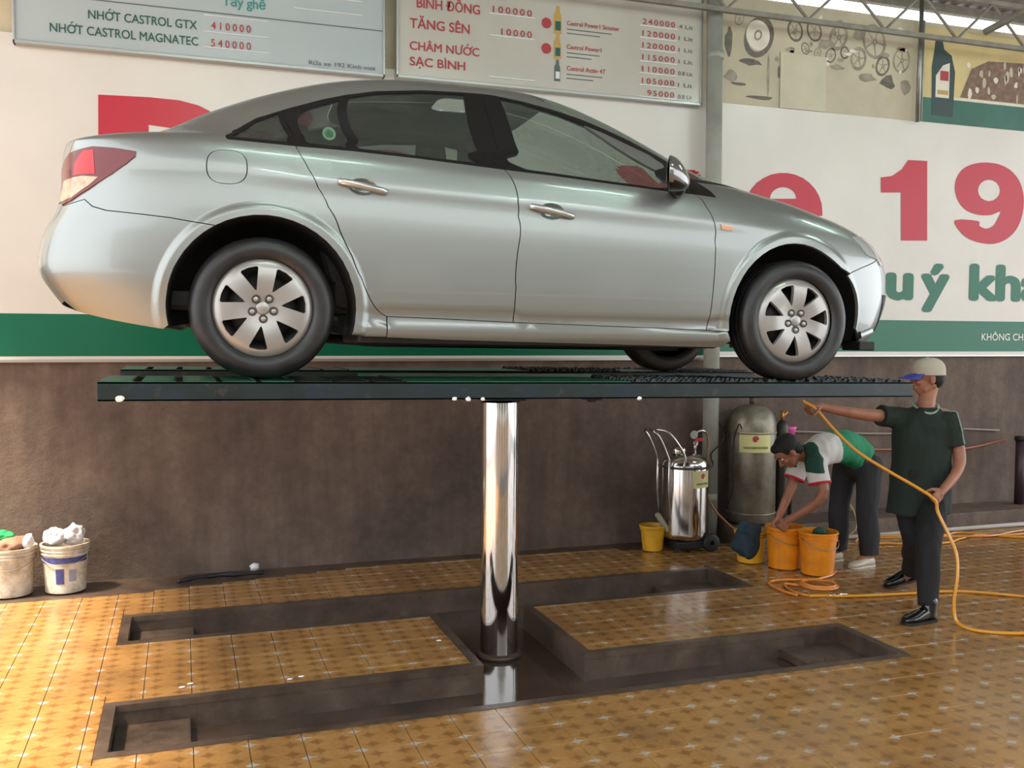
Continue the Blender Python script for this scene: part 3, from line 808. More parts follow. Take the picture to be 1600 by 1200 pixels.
panel('hood', [('y', 0, 1.020, 1), ('y', .74, 1.015, 1)] + hood_r[1:] + [('y', 0, .790, 1)], M_SILVER, both=True)
panel('cowl', [('y', 0, 1.034, 1), ('y', .735, 1.034, 1), ('y', .738, 1.018, 1), ('y', 0, 1.022, 1)], M_DULL, both=True, gap=0)
fbp = [('y', .62, .68, 1), (3.2955, .6574), (3.162, .6156), (3.0559, .5781)] + arf[1:k_f][::-1] + [(3.2035, .2319), (3.26, .175), ('y', .6, .175, 1), ('y', 0, .175, 1)]
panel('front_bumper', [('y', 0, .675, 1)] + fbp, M_SILVER, both=True)
panel('nose_panel', [('y', 0, .785, 1), ('y', .66, .772, 1), ('y', .62, .685, 1), ('y', 0, .680, 1)], M_SILVER, both=True)
panel('upper_grille', [('y', 0, .76, 1), ('y', .42, .75, 1), ('y', .36, .60, 1), ('y', 0, .59, 1)], M_DULL, both=True, off=.004, gap=0)
panel('lower_grille', [('y', 0, .50, 1), ('y', .60, .48, 1), ('y', .52, .28, 1), ('y', 0, .27, 1)], M_DULL, both=True, off=.004, gap=0)
panel('rear_bumper', [('y', 0, .76, -1), ('y', .64, .76, -1), ('y', .62, .33, -1), ('y', 0, .30, -1)], M_SILVER, both=True, gap=.0004, skirt=.004)
# front lip under the bumper corner
for sg in (-1, 1):
    bm = bmesh.new(); P = []
    for i in range(9):
        s_ = 3.20 + .13 * i / 8; z_ = .235 + .03 * i / 8; yy = body(t2u(tv((s_, z_))[0]), z_)[1]; P.append((s_, yy, z_))
    for (s_, yy, z_) in P: pass
    top = [bm.verts.new((s_ + .004, sg * (yy + .022), z_ + .03)) for s_, yy, z_ in P]; mid = [bm.verts.new((s_ + .006, sg * (yy + .026), z_)) for s_, yy, z_ in P]
    bot = [bm.verts.new((s_ - .01, sg * (yy - .03), z_ - .025)) for s_, yy, z_ in P]; up = [bm.verts.new((s_, sg * (yy - .005), z_ + .045)) for s_, yy, z_ in P]
    for A, B in ((up, top), (top, mid), (mid, bot)):
        for k in range(8): bm.faces.new((A[k], A[k + 1], B[k + 1], B[k]))
    bm_obj('bumper_lip', bm, M_SILVER, car, True)
    bm = bmesh.new(); box(bm, (3.17, sg * .64 - .08, .165), (3.27, sg * .64 + .08, .215), .008); bm_obj('air_deflector', bm, M_DULL, car)
# black backing strips standing in for the shade in the shut lines, wheel tubs, underbody
def ribbon(P, w=.03, mirror=False):
    T = dens([tv(p) for p in P], .04, closed=False) + [tv(P[-1])]
    bm = bmesh.new(); L = []; R = []
    for i, (t, v) in enumerate(T):
        a = T[max(0, i - 1)]; b = T[min(len(T) - 1, i + 1)]; d = Vector((b[0] - a[0], b[1] - a[1])).normalized(); n = Vector((-d.y, d.x)) * w / 2
        for S, q in ((L, 1), (R, -1)):
            t_, v_ = t + n.x * q, v + n.y * q; p = surf_pt(t_, v_) - surf_n(t_, v_) * .014
            if mirror: p.y = -p.y
            S.append(bm.verts.new(p))
    for k in range(len(L) - 1): bm.faces.new((L[k], L[k + 1], R[k + 1], R[k]))
    bm_obj('gap_shade_strip', bm, M_SEAM, car, True)
for mr in (False, True):
    for P in (rdr, bct, fdf, rdr[-1:] + [(.7711, .2863), (1.1508, .2757), (1.4633, .2702), (1.7993, .2642), (2.1706, .2583), (2.26, .254)], belt[1:], rbs[1:-1], [(3.0559, .5781), (3.162, .6156), (3.2955, .6574)],
              [(2.2319, .9328), wsB], hood_r, dtop[:-1], fuel + fuel[:1]):
        ribbon(P, mirror=mr)
    sg = 1 if mr else -1
    for cx, arc, nm in ((0, arr, 'rear'), (2.69, arf, 'front')):
        bm = bmesh.new(); A = []; B = []
        for (s_, z_) in arc:
            yy = body(t2u(tv((s_, z_))[0]), z_)[1] - .012
            A.append(bm.verts.new((s_, sg * yy, z_))); B.append(bm.verts.new((cx + (s_ - cx) * .99, sg * .52, .315 + (z_ - .315) * .99)))
        for k in range(len(A) - 1): bm.faces.new((A[k], A[k + 1], B[k + 1], B[k]))
        c = bm.verts.new((cx, sg * .52, .315))
        for k in range(len(B) - 1): bm.faces.new((B[k], B[k + 1], c))
        bm_obj('wheel_well', bm, M_DULL, car, True)
M_UNDER = mat('wet_underbody', (30, 28, 27), .5, var=.4, scale=12)
bm = bmesh.new(); box(bm, (.42, -.80, .165), (2.27, .80, .25), .02); box(bm, (-.78, -.56, .30), (.45, .56, .40), .03); box(bm, (2.2, -.50, .19), (3.35, .50, .34), .03)
bm_obj('underbody', bm, M_UNDER, car)
bm = bmesh.new(); tube(bm, [(-.76, -.45, .335), (-.6, -.45, .32), (-.2, -.45, .22), (.6, -.1, .17), (2.4, -.05, .17)], .026, 10)
box(bm, (-.70, -.56, .29), (-.42, -.36, .38), .03); bm_obj('exhaust', bm, M_UNDER, car)
bm = bmesh.new(); tube(bm, [(0, -.7, .30), (0, .7, .30)], .035, 10); tube(bm, [(2.685, -.7, .28), (2.685, .7, .28)], .03, 10); tube(bm, [(.35, -.60, .27), (.0, -.62, .27)], .03, 8); bm_obj('axle', bm, M_UNDER, car)
# cabin: dark tub, seats, dashboard, steering wheel
M_CABIN = mat('dark_cabin', (34, 33, 34), .8); M_SEAT = mat('grey_seat_cloth', (66, 64, 62), .9, var=.2, scale=30)
bm = bmesh.new()
for sg in (-1, 1): box(bm, (.46, sg * .76 - .03, .26), (2.2, sg * .76 + .03, .93), .01); box(bm, (-.2, sg * .76 - .03, .76), (.47, sg * .76 + .03, .93), .01)
box(bm, (.46, -.74, .26), (2.25, .74, .30)); box(bm, (-.3, -.5, .42), (.5, .5, .46)); box(bm, (-.80, -.62, .95), (-.05, .62, 1.02), .02); box(bm, (2.42, -.7, .3), (2.46, .7, .9)); bm_obj('cabin_tub', bm, M_CABIN, car)
bm = bmesh.new(); box(bm, (1.95, -.70, .62), (2.42, .70, .93), .06); bm_obj('dashboard', bm, M_CABIN, car)
def seat(name, x, y, w):
    bm = bmesh.new(); box(bm, (x - .05, y - w, .32), (x + .48, y + w, .50), .06)
    v = box(bm, (x - .06, y - w, .45), (x + .06, y + w, 1.02), .05)
    bmesh.ops.rotate(bm, cent=(x, y, .45), matrix=Matrix.Rotation(-.28, 3, 'Y'), verts=v)
    o = bm_obj(name, bm, M_SEAT, car)
    for q in ([0] if w < .3 else [-.35, .35]):
        bm = bmesh.new(); v = box(bm, (x - .20 - .05, y + q - .12, 1.06), (x - .20 + .05, y + q + .12, 1.22), .04)
        tube(bm, [(x - .17, y + q - .05, 1.0), (x - .20, y + q - .05, 1.1)], .008, 6); tube(bm, [(x - .17, y + q + .05, 1.0), (x - .20, y + q + .05, 1.1)], .008, 6)
        bm_obj('headrest', bm, M_SEAT, o)
seat('front_seat', 1.25, -.36, .25); seat('front_seat', 1.25, .36, .25); seat('rear_seat', .38, 0, .60)
bm = bmesh.new(); lathe(bm, [(.18 + .014 * math.cos(a), .014 * math.sin(a)) for a in [i * PI / 5 for i in range(11)]], seg=28)
for k in range(3): tube(bm, [(0, 0, -.02), (.17 * math.cos(k * 2.09), .17 * math.sin(k * 2.09), 0)], .014, 6)
bmesh.ops.rotate(bm, cent=(0, 0, 0), matrix=Matrix.Rotation(-1.15, 3, 'Y'), verts=bm.verts); bmesh.ops.translate(bm, vec=(1.78, .36, .95), verts=bm.verts)
bm_obj('steering_wheel', bm, M_CABIN, car, True)
# round sticker on the rear vent glass
bm = bmesh.new(); ring = []; cs, cz = .29, 1.115
def gp(s_, z_, d): yy = body(t2u(tv((s_, z_))[0]), z_)[1]; return (s_, -(yy - .0035 + d), z_)
c = bm.verts.new(gp(cs, cz, .001)); R1 = [bm.verts.new(gp(cs + .020 * math.cos(a), cz + .022 * math.sin(a), .001)) for a in [i * PI / 12 for i in range(24)]]
R2 = [bm.verts.new(gp(cs + .030 * math.cos(a), cz + .034 * math.sin(a), .001)) for a in [i * PI / 12 for i in range(24)]]
for k in range(24):
    bm.faces.new((c, R1[k], R1[(k + 1) % 24])).material_index = 1
    bm.faces.new((R1[k], R2[k], R2[(k + 1) % 24], R1[(k + 1) % 24]))
bm_obj('window_sticker', bm, [mat('sticker_pale', (96, 122, 96), .5), mat('sticker_green', (50, 92, 70), .5, var=.4, scale=60)], car)
# wheels
def make_tyre_mat():
    t = NT('wet_tyre_rubber'); f = t.noise(14, 5)
    t.l(t.ramp(f, [(.3, lin((20, 19, 20))), (.7, lin((38, 36, 36)))]), t.b.inputs['Base Color']); t.b.inputs['Roughness'].default_value = .42; return t.m
M_TYRE = make_tyre_mat(); M_HUB = mat('silver_hubcap', (160, 156, 152), .34, metal=.55, coat=.3)
M_NUT = mat('nut_recess', (70, 64, 60), .5, metal=.4)
TR = .3165
tyre_prof = [(.218, .022), (.226, .010), (.240, .004), (.262, .000), (.285, .006), (.300, .018), (.309, .030), (.3135, .045), (TR - .0005, .06), (TR - .005, .063), (TR - .005, .069), (TR, .072), (TR, .098), (TR - .006, .101), (TR - .006, .109), (TR, .112),
             (TR, .138), (TR - .005, .141), (TR - .005, .147), (TR - .0005, .150), (.3135, .165), (.300, .190), (.285, .204), (.24, .206), (.218, .195)]
def hub_depth(r):       # how far the cover face sits behind the tyre's outer face
    return .026 - .020 * math.exp(-((r - .13) / .085) ** 2) if r < .2 else .018 + .012 * (r - .2) / .015
def hub_mesh():
    R = .2165; verts = []; edges = []; loops = []
    def add(L):
        o = len(verts); verts.extend(L); loops.append(L); edges.extend([(o + i, o + (i + 1) % len(L)) for i in range(len(L))])
    add([(R * math.cos(a), R * math.sin(a)) for a in [i * 2 * PI / 84 for i in range(84)]])
    for k in range(7):
        a = math.radians(-96 + 360 / 7 * k); ri, ro = .088, .186; hole = []
        ctrl = [(ri, -.040), (ro * .96, -.235), (ro * .995, -.20), (ro, 0), (ro * .995, .18), (ro * .96, .215), (ri, .070), (ri - .008, .015)]
        pts = [(r * math.cos(a + b), r * math.sin(a + b)) for r, b in ctrl]; add(dens(pts, .012))
    for rr in [.02, .045, .07, .095, .12, .145, .17, .195]:
        n = int(2 * PI * rr / .014)
        for i in range(n):
            p = (rr * math.cos(2 * PI * i / n), rr * math.sin(2 * PI * i / n))
            if any(in_poly(*p, L) for L in loops[1:]): continue
            if min(math.dist(p, q) for L in loops for q in L) < .005: continue
            verts.append(p)
    verts.append((0, 0))
    r = delaunay_2d_cdt([Vector(p) for p in verts], edges, [], 0, 1e-7)
    bm = bmesh.new(); vs = []
    for p in r[0]:
        rr = math.hypot(p[0], p[1]); vs.append(bm.verts.new((p[0], hub_depth(rr), p[1])))
    for f in r[2]:
        cx = sum(r[0][i][0] for i in f) / len(f); cy = sum(r[0][i][1] for i in f) / len(f)
        if any(in_poly(cx, cy, L) for L in loops[1:]) or math.hypot(cx, cy) > R: continue
        fc = bm.faces.new([vs[i] for i in f]); fc.normal_update()
        if fc.normal.y > 0: fc.normal_flip()
    be = [e for e in bm.edges if len(e.link_faces) == 1]
    g = bmesh.ops.extrude_edge_only(bm, edges=be); nv = [v for v in g['geom'] if isinstance(v, bmesh.types.BMVert)]
    for v in nv:
        rr = math.hypot(v.co.x, v.co.z)
        v.co.y += .022
        if rr < R - .003: # funnel the openings inwards so their flanks show
            for k in range(7):
                a = math.radians(-96 + 360 / 7 * k + 1); c = Vector((.148 * math.cos(a), 0, .148 * math.sin(a)))
                if (Vector((v.co.x, 0, v.co.z)) - c).length < .068: v.co.x += (c.x - v.co.x) * .05; v.co.z += (c.z - v.co.z) * .05
    bmesh.ops.recalc_face_normals(bm, faces=bm.faces)
    me = bpy.data.meshes.new('hubcap'); bm.to_mesh(me); bm.free(); me.materials.append(M_HUB)
    return me
hubm = hub_mesh()
def new_mesh(name, fn, m, smooth=True):
    bm = bmesh.new(); fn(bm); bm.normal_update(); me = bpy.data.meshes.new(name); bm.to_mesh(me); bm.free(); me.materials.append(m)
    if smooth:
        for p in me.polygons: p.use_smooth = True
    return me
def _tread(bm):
    lathe(bm, tyre_prof, seg=72, axis='y')
tyrem = new_mesh('tyre', _tread, M_TYRE)
drumm = new_mesh('brake_drum', lambda bm: (lathe(bm, [(0, .07), (.14, .07), (.15, .085), (.205, .09), (.213, .03)], seg=48, axis='y')), mat('dark_wheel_steel', (22, 20, 20), .5, metal=.3))
nutm = new_mesh('nut_cap', lambda bm: lathe(bm, [(0, .009), (.009, .009), (.0115, .011), (.0125, .016)], seg=20, axis='y'), M_HUB)
recm = new_mesh('nut_recess', lambda bm: lathe(bm, [(.0115, .016), (.0130, .0085), (.0185, .0080), (.0200, .016)], seg=20, axis='y'), M_NUT)
capm = new_mesh('centre_cap', lambda bm: lathe(bm, [(0, .0125), (.025, .0125), (.028, .0145), (.031, .019)], seg=32, axis='y'), M_HUB)
def wheel(s, sg, turn=0):
    w = bpy.data.objects.new('wheel', None); COL.objects.link(w); w.parent = car
    w.location = (s, sg * (HWC - .028), .3165); w.rotation_euler = (0, turn, 0 if sg < 0 else PI)
    t = link('tyre', tyrem, None, w); link('brake_drum', drumm, None, w); h = link('hubcap', hubm, None, w)
    link('centre_cap', capm, None, w)
    for k in range(5):
        a = math.radians(-90 + 72 * k + (2 if s < 1 else 0))
        for me, nm in ((nutm, 'nut_cap'), (recm, 'nut_recess')):
            o = link(nm, me, None, w); o.location = (.0485 * math.cos(a), .003, .0485 * math.sin(a))
for s in (0, 2.685):
    for sg in (-1, 1): wheel(s, sg)
for p in hubm.polygons: p.use_smooth = True
bm = bmesh.new(); bm.from_mesh(hubm)
for e in bm.edges:
    if len(e.link_faces) != 2 or e.calc_face_angle(0) > math.radians(40): e.smooth = False
bm.to_mesh(hubm); bm.free()

# ------------------------------------------------------------------ shed: roof sheets, purlins, trusses
M_RUST = mat('rusty_roof_sheet', (146, 140, 136), .75, var=.3, scale=4)
M_TRUSS = mat('grey_painted_truss', (128, 122, 110), .6, var=.2, scale=10)
def roof_z(y): return 4.95 + (7.35 - y) * .11
bm = bmesh.new(); nx = 290; ya, yb = -2.5, 7.62
for i in range(nx):
    xa, xb = -3.0 + 15.8 * i / nx, -3.0 + 15.8 * (i + 1) / nx; za, zb = .018 * math.sin(xa * 42), .018 * math.sin(xb * 42)
    v = [bm.verts.new((xa, ya, roof_z(ya) + za)), bm.verts.new((xb, ya, roof_z(ya) + zb)), bm.verts.new((xb, yb, roof_z(yb) + zb)), bm.verts.new((xa, yb, roof_z(yb) + za))]
    bm.faces.new(v)
bmesh.ops.remove_doubles(bm, verts=bm.verts, dist=1e-4)
ceil_o = structure(bm_obj('ceiling', bm, M_RUST, None, True))
for y in (-2.2, -.3, 1.6, 3.5, 5.4, 7.45):
    bm = bmesh.new(); box(bm, (-2.6, y - .03, roof_z(y) - .10), (12.8, y + .03, roof_z(y) - .022)); bm_obj('purlin', bm, M_TRUSS, ceil_o)
for x in (7.22, 10.6):
    bm = bmesh.new(); tube(bm, [(x, 7.3, 4.66), (x + .35, 4.5, 5.16), (x + .9, -2.2, 5.85)], .035, 8); bm_obj('rafter', bm, M_TRUSS, ceil_o)
tr = thing('roof_truss', 'long grey lattice truss running along the top of the wall over the posters', 'truss', (0, 7.1, 4.47))
bm = bmesh.new(); box(bm, (-3, -.02, -.02), (12.5, .02, .02)); bm_obj('bottom_chord', bm, M_TRUSS, tr)
bm = bmesh.new(); box(bm, (-3, -.02, .36), (12.5, .02, .40)); bm_obj('top_chord', bm, M_TRUSS, tr)
for k in range(38):
    xa = -2.9 + .40 * k; bm = bmesh.new()
    up = k % 2 == 0
    tube(bm, [(xa, 0, .01 if up else .37), (xa + .40, 0, .37 if up else .01)], .013, 6); bm_obj('web_bar', bm, M_TRUSS, tr)

# ------------------------------------------------------------------ banners on the wall
def flat(name, pts, y, m, parent, th=.0):
    bm = bmesh.new(); bm.faces.new([bm.verts.new((x, y, z)) for x, z in pts]); 
    for f in bm.faces:
        f.normal_update()
        if f.normal.y > 0: f.normal_flip()
    return bm_obj(name, bm, m, parent)
def rect(name, x0, x1, z0, z1, y, m, parent): return flat(name, [(x0, z0), (x1, z0), (x1, z1), (x0, z1)], y, m, parent)
M_ALU = mat('aluminium_edge', (176, 176, 172), .35, metal=.7)
YB = 7.37
def banner(label, x0, x1, z0, z1, zg0, zg1, grp=None):
    t = thing('banner', label, 'banner', (0, 0, 0))
    bm = bmesh.new(); box(bm, (x0, YB, z0), (x1, YW - .003, z1)); bm_obj('banner_sheet', bm, M_BANNER, t)
    bm = bmesh.new(); box(bm, (x0, YB - .008, z0 - .012), (x1, YB + .01, z0 + .008), .002); bm_obj('edge_strip', bm, M_ALU, t)
    rect('green_band', x0, x1, zg0, zg1, YB - .0015, M_GREEN, t)
    return t
bL = banner('wide white banner with red lettering behind the car, green band along its foot', -5.2, 4.285, 1.575, 3.80, 1.605, 1.90)
bR = banner('white banner right of the drain pipe reading 19 in red', 4.42, 11.5, 1.60, 3.785, 1.637, 1.930)
YL = YB - .003
fill_poly('red_lettering', [(-.535,3.43),(-.2,3.44),(.0,3.435),(.13,3.41),(.24,3.36),(.30,3.27),(.30,3.16),(.25,3.06),(.15,3.01),(.33,2.68),(.08,2.68),(-.06,2.98),(-.21,2.98),(-.21,2.68),(-.545,2.68)], [[(-.209,3.246),(-.07,3.235),(-.01,3.20),(.0,3.16),(-.02,3.12),(-.075,3.095),(-.21,3.095)]], YL, M_RED, bL)
lettering('red_lettering', 'ửa', .42, 1.9, 2.68, 3.40, YL, M_RED, bL, .04, ref='R')
lettering('red_lettering', 'x', 3.42, 4.255, 2.665, 3.428, YL, M_RED, bL, .035, ref='R')
fill_poly('red_lettering', [(5.482, 2.9), (5.472, 2.972), (5.443, 3.04), (5.398, 3.1), (5.338, 3.15), (5.267, 3.189), (5.187, 3.213), (5.103, 3.223), (5.018, 3.218), (4.936, 3.199), (4.86, 3.165), (4.793, 3.12), (4.738, 3.064), (4.698, 3.001), (4.673, 2.933), (4.666, 2.862), (4.676, 2.792), (4.703, 2.726), (4.746, 2.667), (4.803, 2.616), (4.871, 2.577), (4.949, 2.55), (5.033, 2.538), (5.118, 2.541), (5.202, 2.559), (5.28, 2.591), (5.35, 2.636), (5.342, 2.688), (5.205, 2.739), (5.072, 2.696), (4.938, 2.766), (4.915, 2.821), (5.483, 2.862)], [[(5.204, 3.001), (5.198, 3.027), (5.184, 3.051), (5.161, 3.071), (5.132, 3.085), (5.099, 3.094), (5.063, 3.095), (5.028, 3.09), (4.995, 3.078), (4.967, 3.06), (4.946, 3.038), (4.933, 3.013), (4.929, 2.987)]], YL, M_RED, bR)
fill_poly('red_lettering', [(6.115, 3.242), (6.24, 3.263), (6.347, 3.329), (6.418, 3.421), (6.64, 3.426), (6.663, 2.683), (6.36, 2.672), (6.346, 3.116), (6.119, 3.104)], [], YL, M_RED, bR)
fill_poly('red_lettering', [(p.x, p.y) for p in spline([Vector((a, b, 0)) for a, b in [(6.985, 2.889), (7.263, 2.893), (7.283, 2.849), (7.363, 2.824), (7.454, 2.856), (7.504, 2.926), (7.536, 2.996), (7.424, 2.958), (7.28, 2.951), (7.123, 2.985), (7.022, 3.067), (6.975, 3.175), (6.992, 3.287), (7.071, 3.382), (7.198, 3.435), (7.34, 3.456), (7.498, 3.449), (7.646, 3.401), (7.756, 3.311), (7.812, 3.2), (7.827, 3.086), (7.805, 2.95), (7.735, 2.822), (7.618, 2.731), (7.473, 2.682), (7.315, 2.683), (7.158, 2.718), (7.047, 2.785)]], 3, True)], [[(7.526, 3.199), (7.517, 3.159), (7.488, 3.124), (7.444, 3.1), (7.392, 3.089), (7.34, 3.095), (7.295, 3.114), (7.265, 3.146), (7.253, 3.184), (7.262, 3.224), (7.29, 3.258), (7.333, 3.283), (7.385, 3.293), (7.437, 3.289), (7.483, 3.269), (7.514, 3.237)]], YL, M_RED, bR)
lettering('red_lettering', '2', 8.10, 8.92, 2.683, 3.442, YL, M_RED, bR, .05, ref='1')
lettering('green_lettering', 'Kính chào', 1.9, 4.2, 2.12, 2.484, YL, M_GREEN, bL, .03, ref='k')
lettering('green_lettering', 'Qu', 5.62, 6.518, 2.118, 2.484, YL, M_GREEN, bR, .045, ref='h')
lettering('green_lettering', 'ý', 6.60, 6.945, 2.118, 2.484, YL, M_GREEN, bR, .045, ref='h')
lettering('green_lettering', 'khách', 7.177, 8.75, 2.125, 2.484, YL, M_GREEN, bR, .045, ref='h')
M_WHITEP = mat('white_print', (226, 222, 210), .4)
lettering('white_lettering', 'KHÔNG CHỈ LÀ DẦU NHỜN', 7.345, 8.62, 1.745, 1.812, YL - .001, M_WHITEP, bR, .01, ref='H')
lettering('white_lettering', 'KHÔNG CHỈ LÀ DẦU NHỜN', -1.9, -.62 - .65, 1.715, 1.78, YL - .001, M_WHITEP, bL, .01, ref='H')

# ------------------------------------------------------------------ the two price boards
M_BOARD = mat('price_board_grey', (172, 180, 180), .3, var=.05, scale=1.2)
M_BOARD2 = mat('price_board_cream', (188, 182, 170), .22, var=.08, scale=1.5)
M_TXT = mat('dark_green_print', (36, 84, 74), .5); M_TXTR = mat('dark_red_print', (168, 52, 58), .5); M_TXTG = mat('grey_print', (96, 100, 98), .5)
M_SLOT = mat('price_slot_clear', (222, 222, 220), .15)
def board(label, x0, x1, z0, z1, m):
    t = thing('price_board', label, 'sign', (0, 0, 0))
    bm = bmesh.new(); box(bm, (x0 + .01, 7.30, z0 + .01), (x1 - .01, 7.36, z1)); bm_obj('board_panel', bm, m, t)
    for (a, b, c, d) in ((x0, x1, z0, z0 + .022), (x0, x0 + .016, z0, z1), (x1 - .016, x1, z0, z1)):
        bm = bmesh.new(); box(bm, (a, 7.288, c), (b, 7.365, d), .003); bm_obj('board_frame', bm, M_ALU, t)
    return t
YT = 7.2975
pb = board('pale grey price board listing engine oils in green capitals, upper left', -1.055, 1.475, 3.715, 4.60, M_BOARD)
lettering('green_lettering', 'NHỚT CASTROL GTX', -.586, .125, 3.925, 3.985, YT, M_TXT, pb, .011)
lettering('green_lettering', 'NHỚT CASTROL MAGNATEC', -.827, .132, 3.812, 3.872, YT, M_TXT, pb, .011)
lettering('red_numerals', '410000', .221, .494, 3.940, 3.992, YT - .001, M_TXTR, pb, .01, 1.5)
lettering('red_numerals', '540000', .219, .494, 3.818, 3.870, YT - .001, M_TXTR, pb, .01, 1.5)
lettering('grey_lettering', 'Rửa xe 192 Kính mời', .907, 1.40, 3.756, 3.788, YT, M_TXTG, pb, .006)
lettering('green_lettering', 'Tẩy ghế', .30, .60, 4.115, 4.185, YT, mat('teal_print', (60, 140, 132), .5), pb, .02)
rect('rule_line', -1.03, 1.46, 4.052, 4.060, YT, M_TXTG, pb)
for (a, b, c) in ((.17, .62, 3.915), (.17, .62, 3.905 - .10), (.17, .62, 4.03), (.8, 1.3, 4.15), (.8, 1.3, 4.25)):
    bm = bmesh.new(); box(bm, (a, 7.290, c), (b, 7.30, c + .006)); bm_obj('card_rail', bm, M_SLOT, pb)
pr_ = board('cream price board with red service names and oil bottles, upper centre', 1.562, 4.190, 3.722, 4.75, M_BOARD2)
lettering('red_lettering', 'BÌNH ĐỒNG', 1.72, 2.225, 4.262, 4.335, YT, M_TXTR, pr_, .018)
lettering('red_lettering', 'TĂNG SÊN', 1.666, 2.142, 4.105, 4.178, YT, M_TXTR, pr_, .018)
lettering('red_lettering', 'CHÂM NƯỚC', 1.666, 2.221, 3.940, 4.005, YT, M_TXTR, pr_, .018)
lettering('red_lettering', 'SẠC BÌNH', 1.666, 2.107, 3.822, 3.888, YT, M_TXTR, pr_, .018)
lettering('red_numerals', '100000', 2.330, 2.655, 4.295, 4.345, YT - .001, M_TXTR, pr_, .01, 1.35)
lettering('red_numerals', '10000', 2.400, 2.655, 4.128, 4.178, YT - .001, M_TXTR, pr_, .01, 1.35)
for z in (4.28, 4.112, 3.79): 
    bm = bmesh.new(); box(bm, (2.30, 7.290, z), (2.68, 7.30, z + .008)); bm_obj('card_rail', bm, M_SLOT, pr_)
M_OIL = mat('gold_bottle_print', (186, 150, 80), .4); M_OIL2 = mat('grey_bottle_print', (84, 96, 94), .4)
def bottle_print(cx, zb, h, m, badge):
    w = h * .30
    flat('bottle_print', [(cx - w / 2, zb), (cx + w / 2, zb), (cx + w / 2, zb + h * .60), (cx + w * .28, zb + h * .80), (cx + w * .28, zb + h), (cx - w * .22, zb + h), (cx - w * .22, zb + h * .82), (cx - w / 2, zb + h * .68)], YT, m, pr_)
    rect('bottle_label', cx - w * .3, cx + w * .4, zb + h * .12, zb + h * .45, YT - .001, M_TXT if m is M_OIL else M_SLOT, pr_)
    if badge: flat('red_badge', [(cx - .095 + .042 * math.cos(a), zb + .075 + .042 * math.sin(a)) for a in [i * PI / 10 for i in range(20)]], YT - .001, M_TXTR, pr_)
bottle_print(2.875, 4.125 + .06, .22, M_OIL, True); bottle_print(2.875, 3.955 + .03, .20, M_OIL, True); bottle_print(2.875, 3.830 - .02, .17, M_OIL2, False)
for (s_, z, x1) in (('Castrol Power1 Scooter', 4.262, 3.42), ('Castrol Power1', 4.075, 3.26), ('Castrol Activ 4T', 3.905, 3.30)):
    lettering('red_lettering', s_, 2.955, x1, z, z + .036, YT, M_TXTR, pr_, .015)
    for k, w in enumerate((.40, .28)): rect('small_print', 2.955, 2.955 + w * (x1 - 2.9) / .6 + .05, z - .035 - k * .032, z - .027 - k * .032, YT, M_TXTG, pr_)
for k, (s_, u_) in enumerate((('240000', '4 Lít'), ('120000', '1 Lít'), ('120000', '1 Lít'), ('115000', '1 Lít'), ('110000', '0.8 Lít'), ('105000', '1 Lít'), ('95000', '0.8 Lít'))):
    z = 4.345 - .0965 * k - .0 * k
    lettering('red_numerals', s_, 3.63 + (.05 if len(s_) < 6 else 0), 3.93, z, z + .045, YT - .001, M_TXTR, pr_, .01, 1.3)
    lettering('grey_lettering', u_, 3.965, 4.10, z, z + .032, YT, M_TXTG, pr_, .01)
    bm = bmesh.new(); box(bm, (3.60, 7.290, z - .018), (3.95, 7.30, z - .010)); bm_obj('card_rail', bm, M_SLOT, pr_)

# ------------------------------------------------------------------ faded posters on the upper wall
M_P1 = mat('faded_poster_paper', (190, 178, 152), .6, var=.12, scale=2.5); M_INK = mat('faded_black_ink', (104, 95, 84), .6, var=.3, scale=14); M_INK2 = mat('faded_grey_ink', (146, 136, 118), .6, var=.3, scale=12)
M_HI = mat('poster_highlight', (220, 212, 194), .6, var=.1, scale=10)
p1 = thing('poster', 'faded black and white poster of motorcycle wheels above the banner', 'poster', (0, 0, 0))
bm = bmesh.new(); box(bm, (4.44, 7.385, 3.79), (6.50, 7.398, 4.70)); bm_obj('poster_sheet', bm, M_P1, p1)
YP = 7.384
def ring(cx, cz, r, w, mm, par, sq=.82, tilt=.3, y=YP):
    bm = bmesh.new(); A = []; B = []
    for k in range(24):
        a = 2 * PI * k / 24
        for L, rr in ((A, r), (B, r - w)):
            x, z = rr * sq * math.cos(a), rr * math.sin(a); L.append(bm.verts.new((cx + x * math.cos(tilt) + z * math.sin(tilt) * .6, y, cz + z * math.cos(tilt))))
    for k in range(24): 
        f = bm.faces.new((A[k], A[(k + 1) % 24], B[(k + 1) % 24], B[k])); f.normal_update()
        if f.normal.y > 0: f.normal_flip()
    return bm_obj('wheel_print', bm, mm, par)
flat('wheel_print', [(4.79 + .12 * math.cos(a), 4.40 + .13 * math.sin(a)) for a in [i * PI / 12 for i in range(24)]], YP - .0006, M_HI, p1)
ring(4.80, 4.385, .19, .055, M_INK, p1); ring(4.79, 4.40, .05, .02, M_INK2, p1, y=YP - .001)
rg_ = random.Random(4)
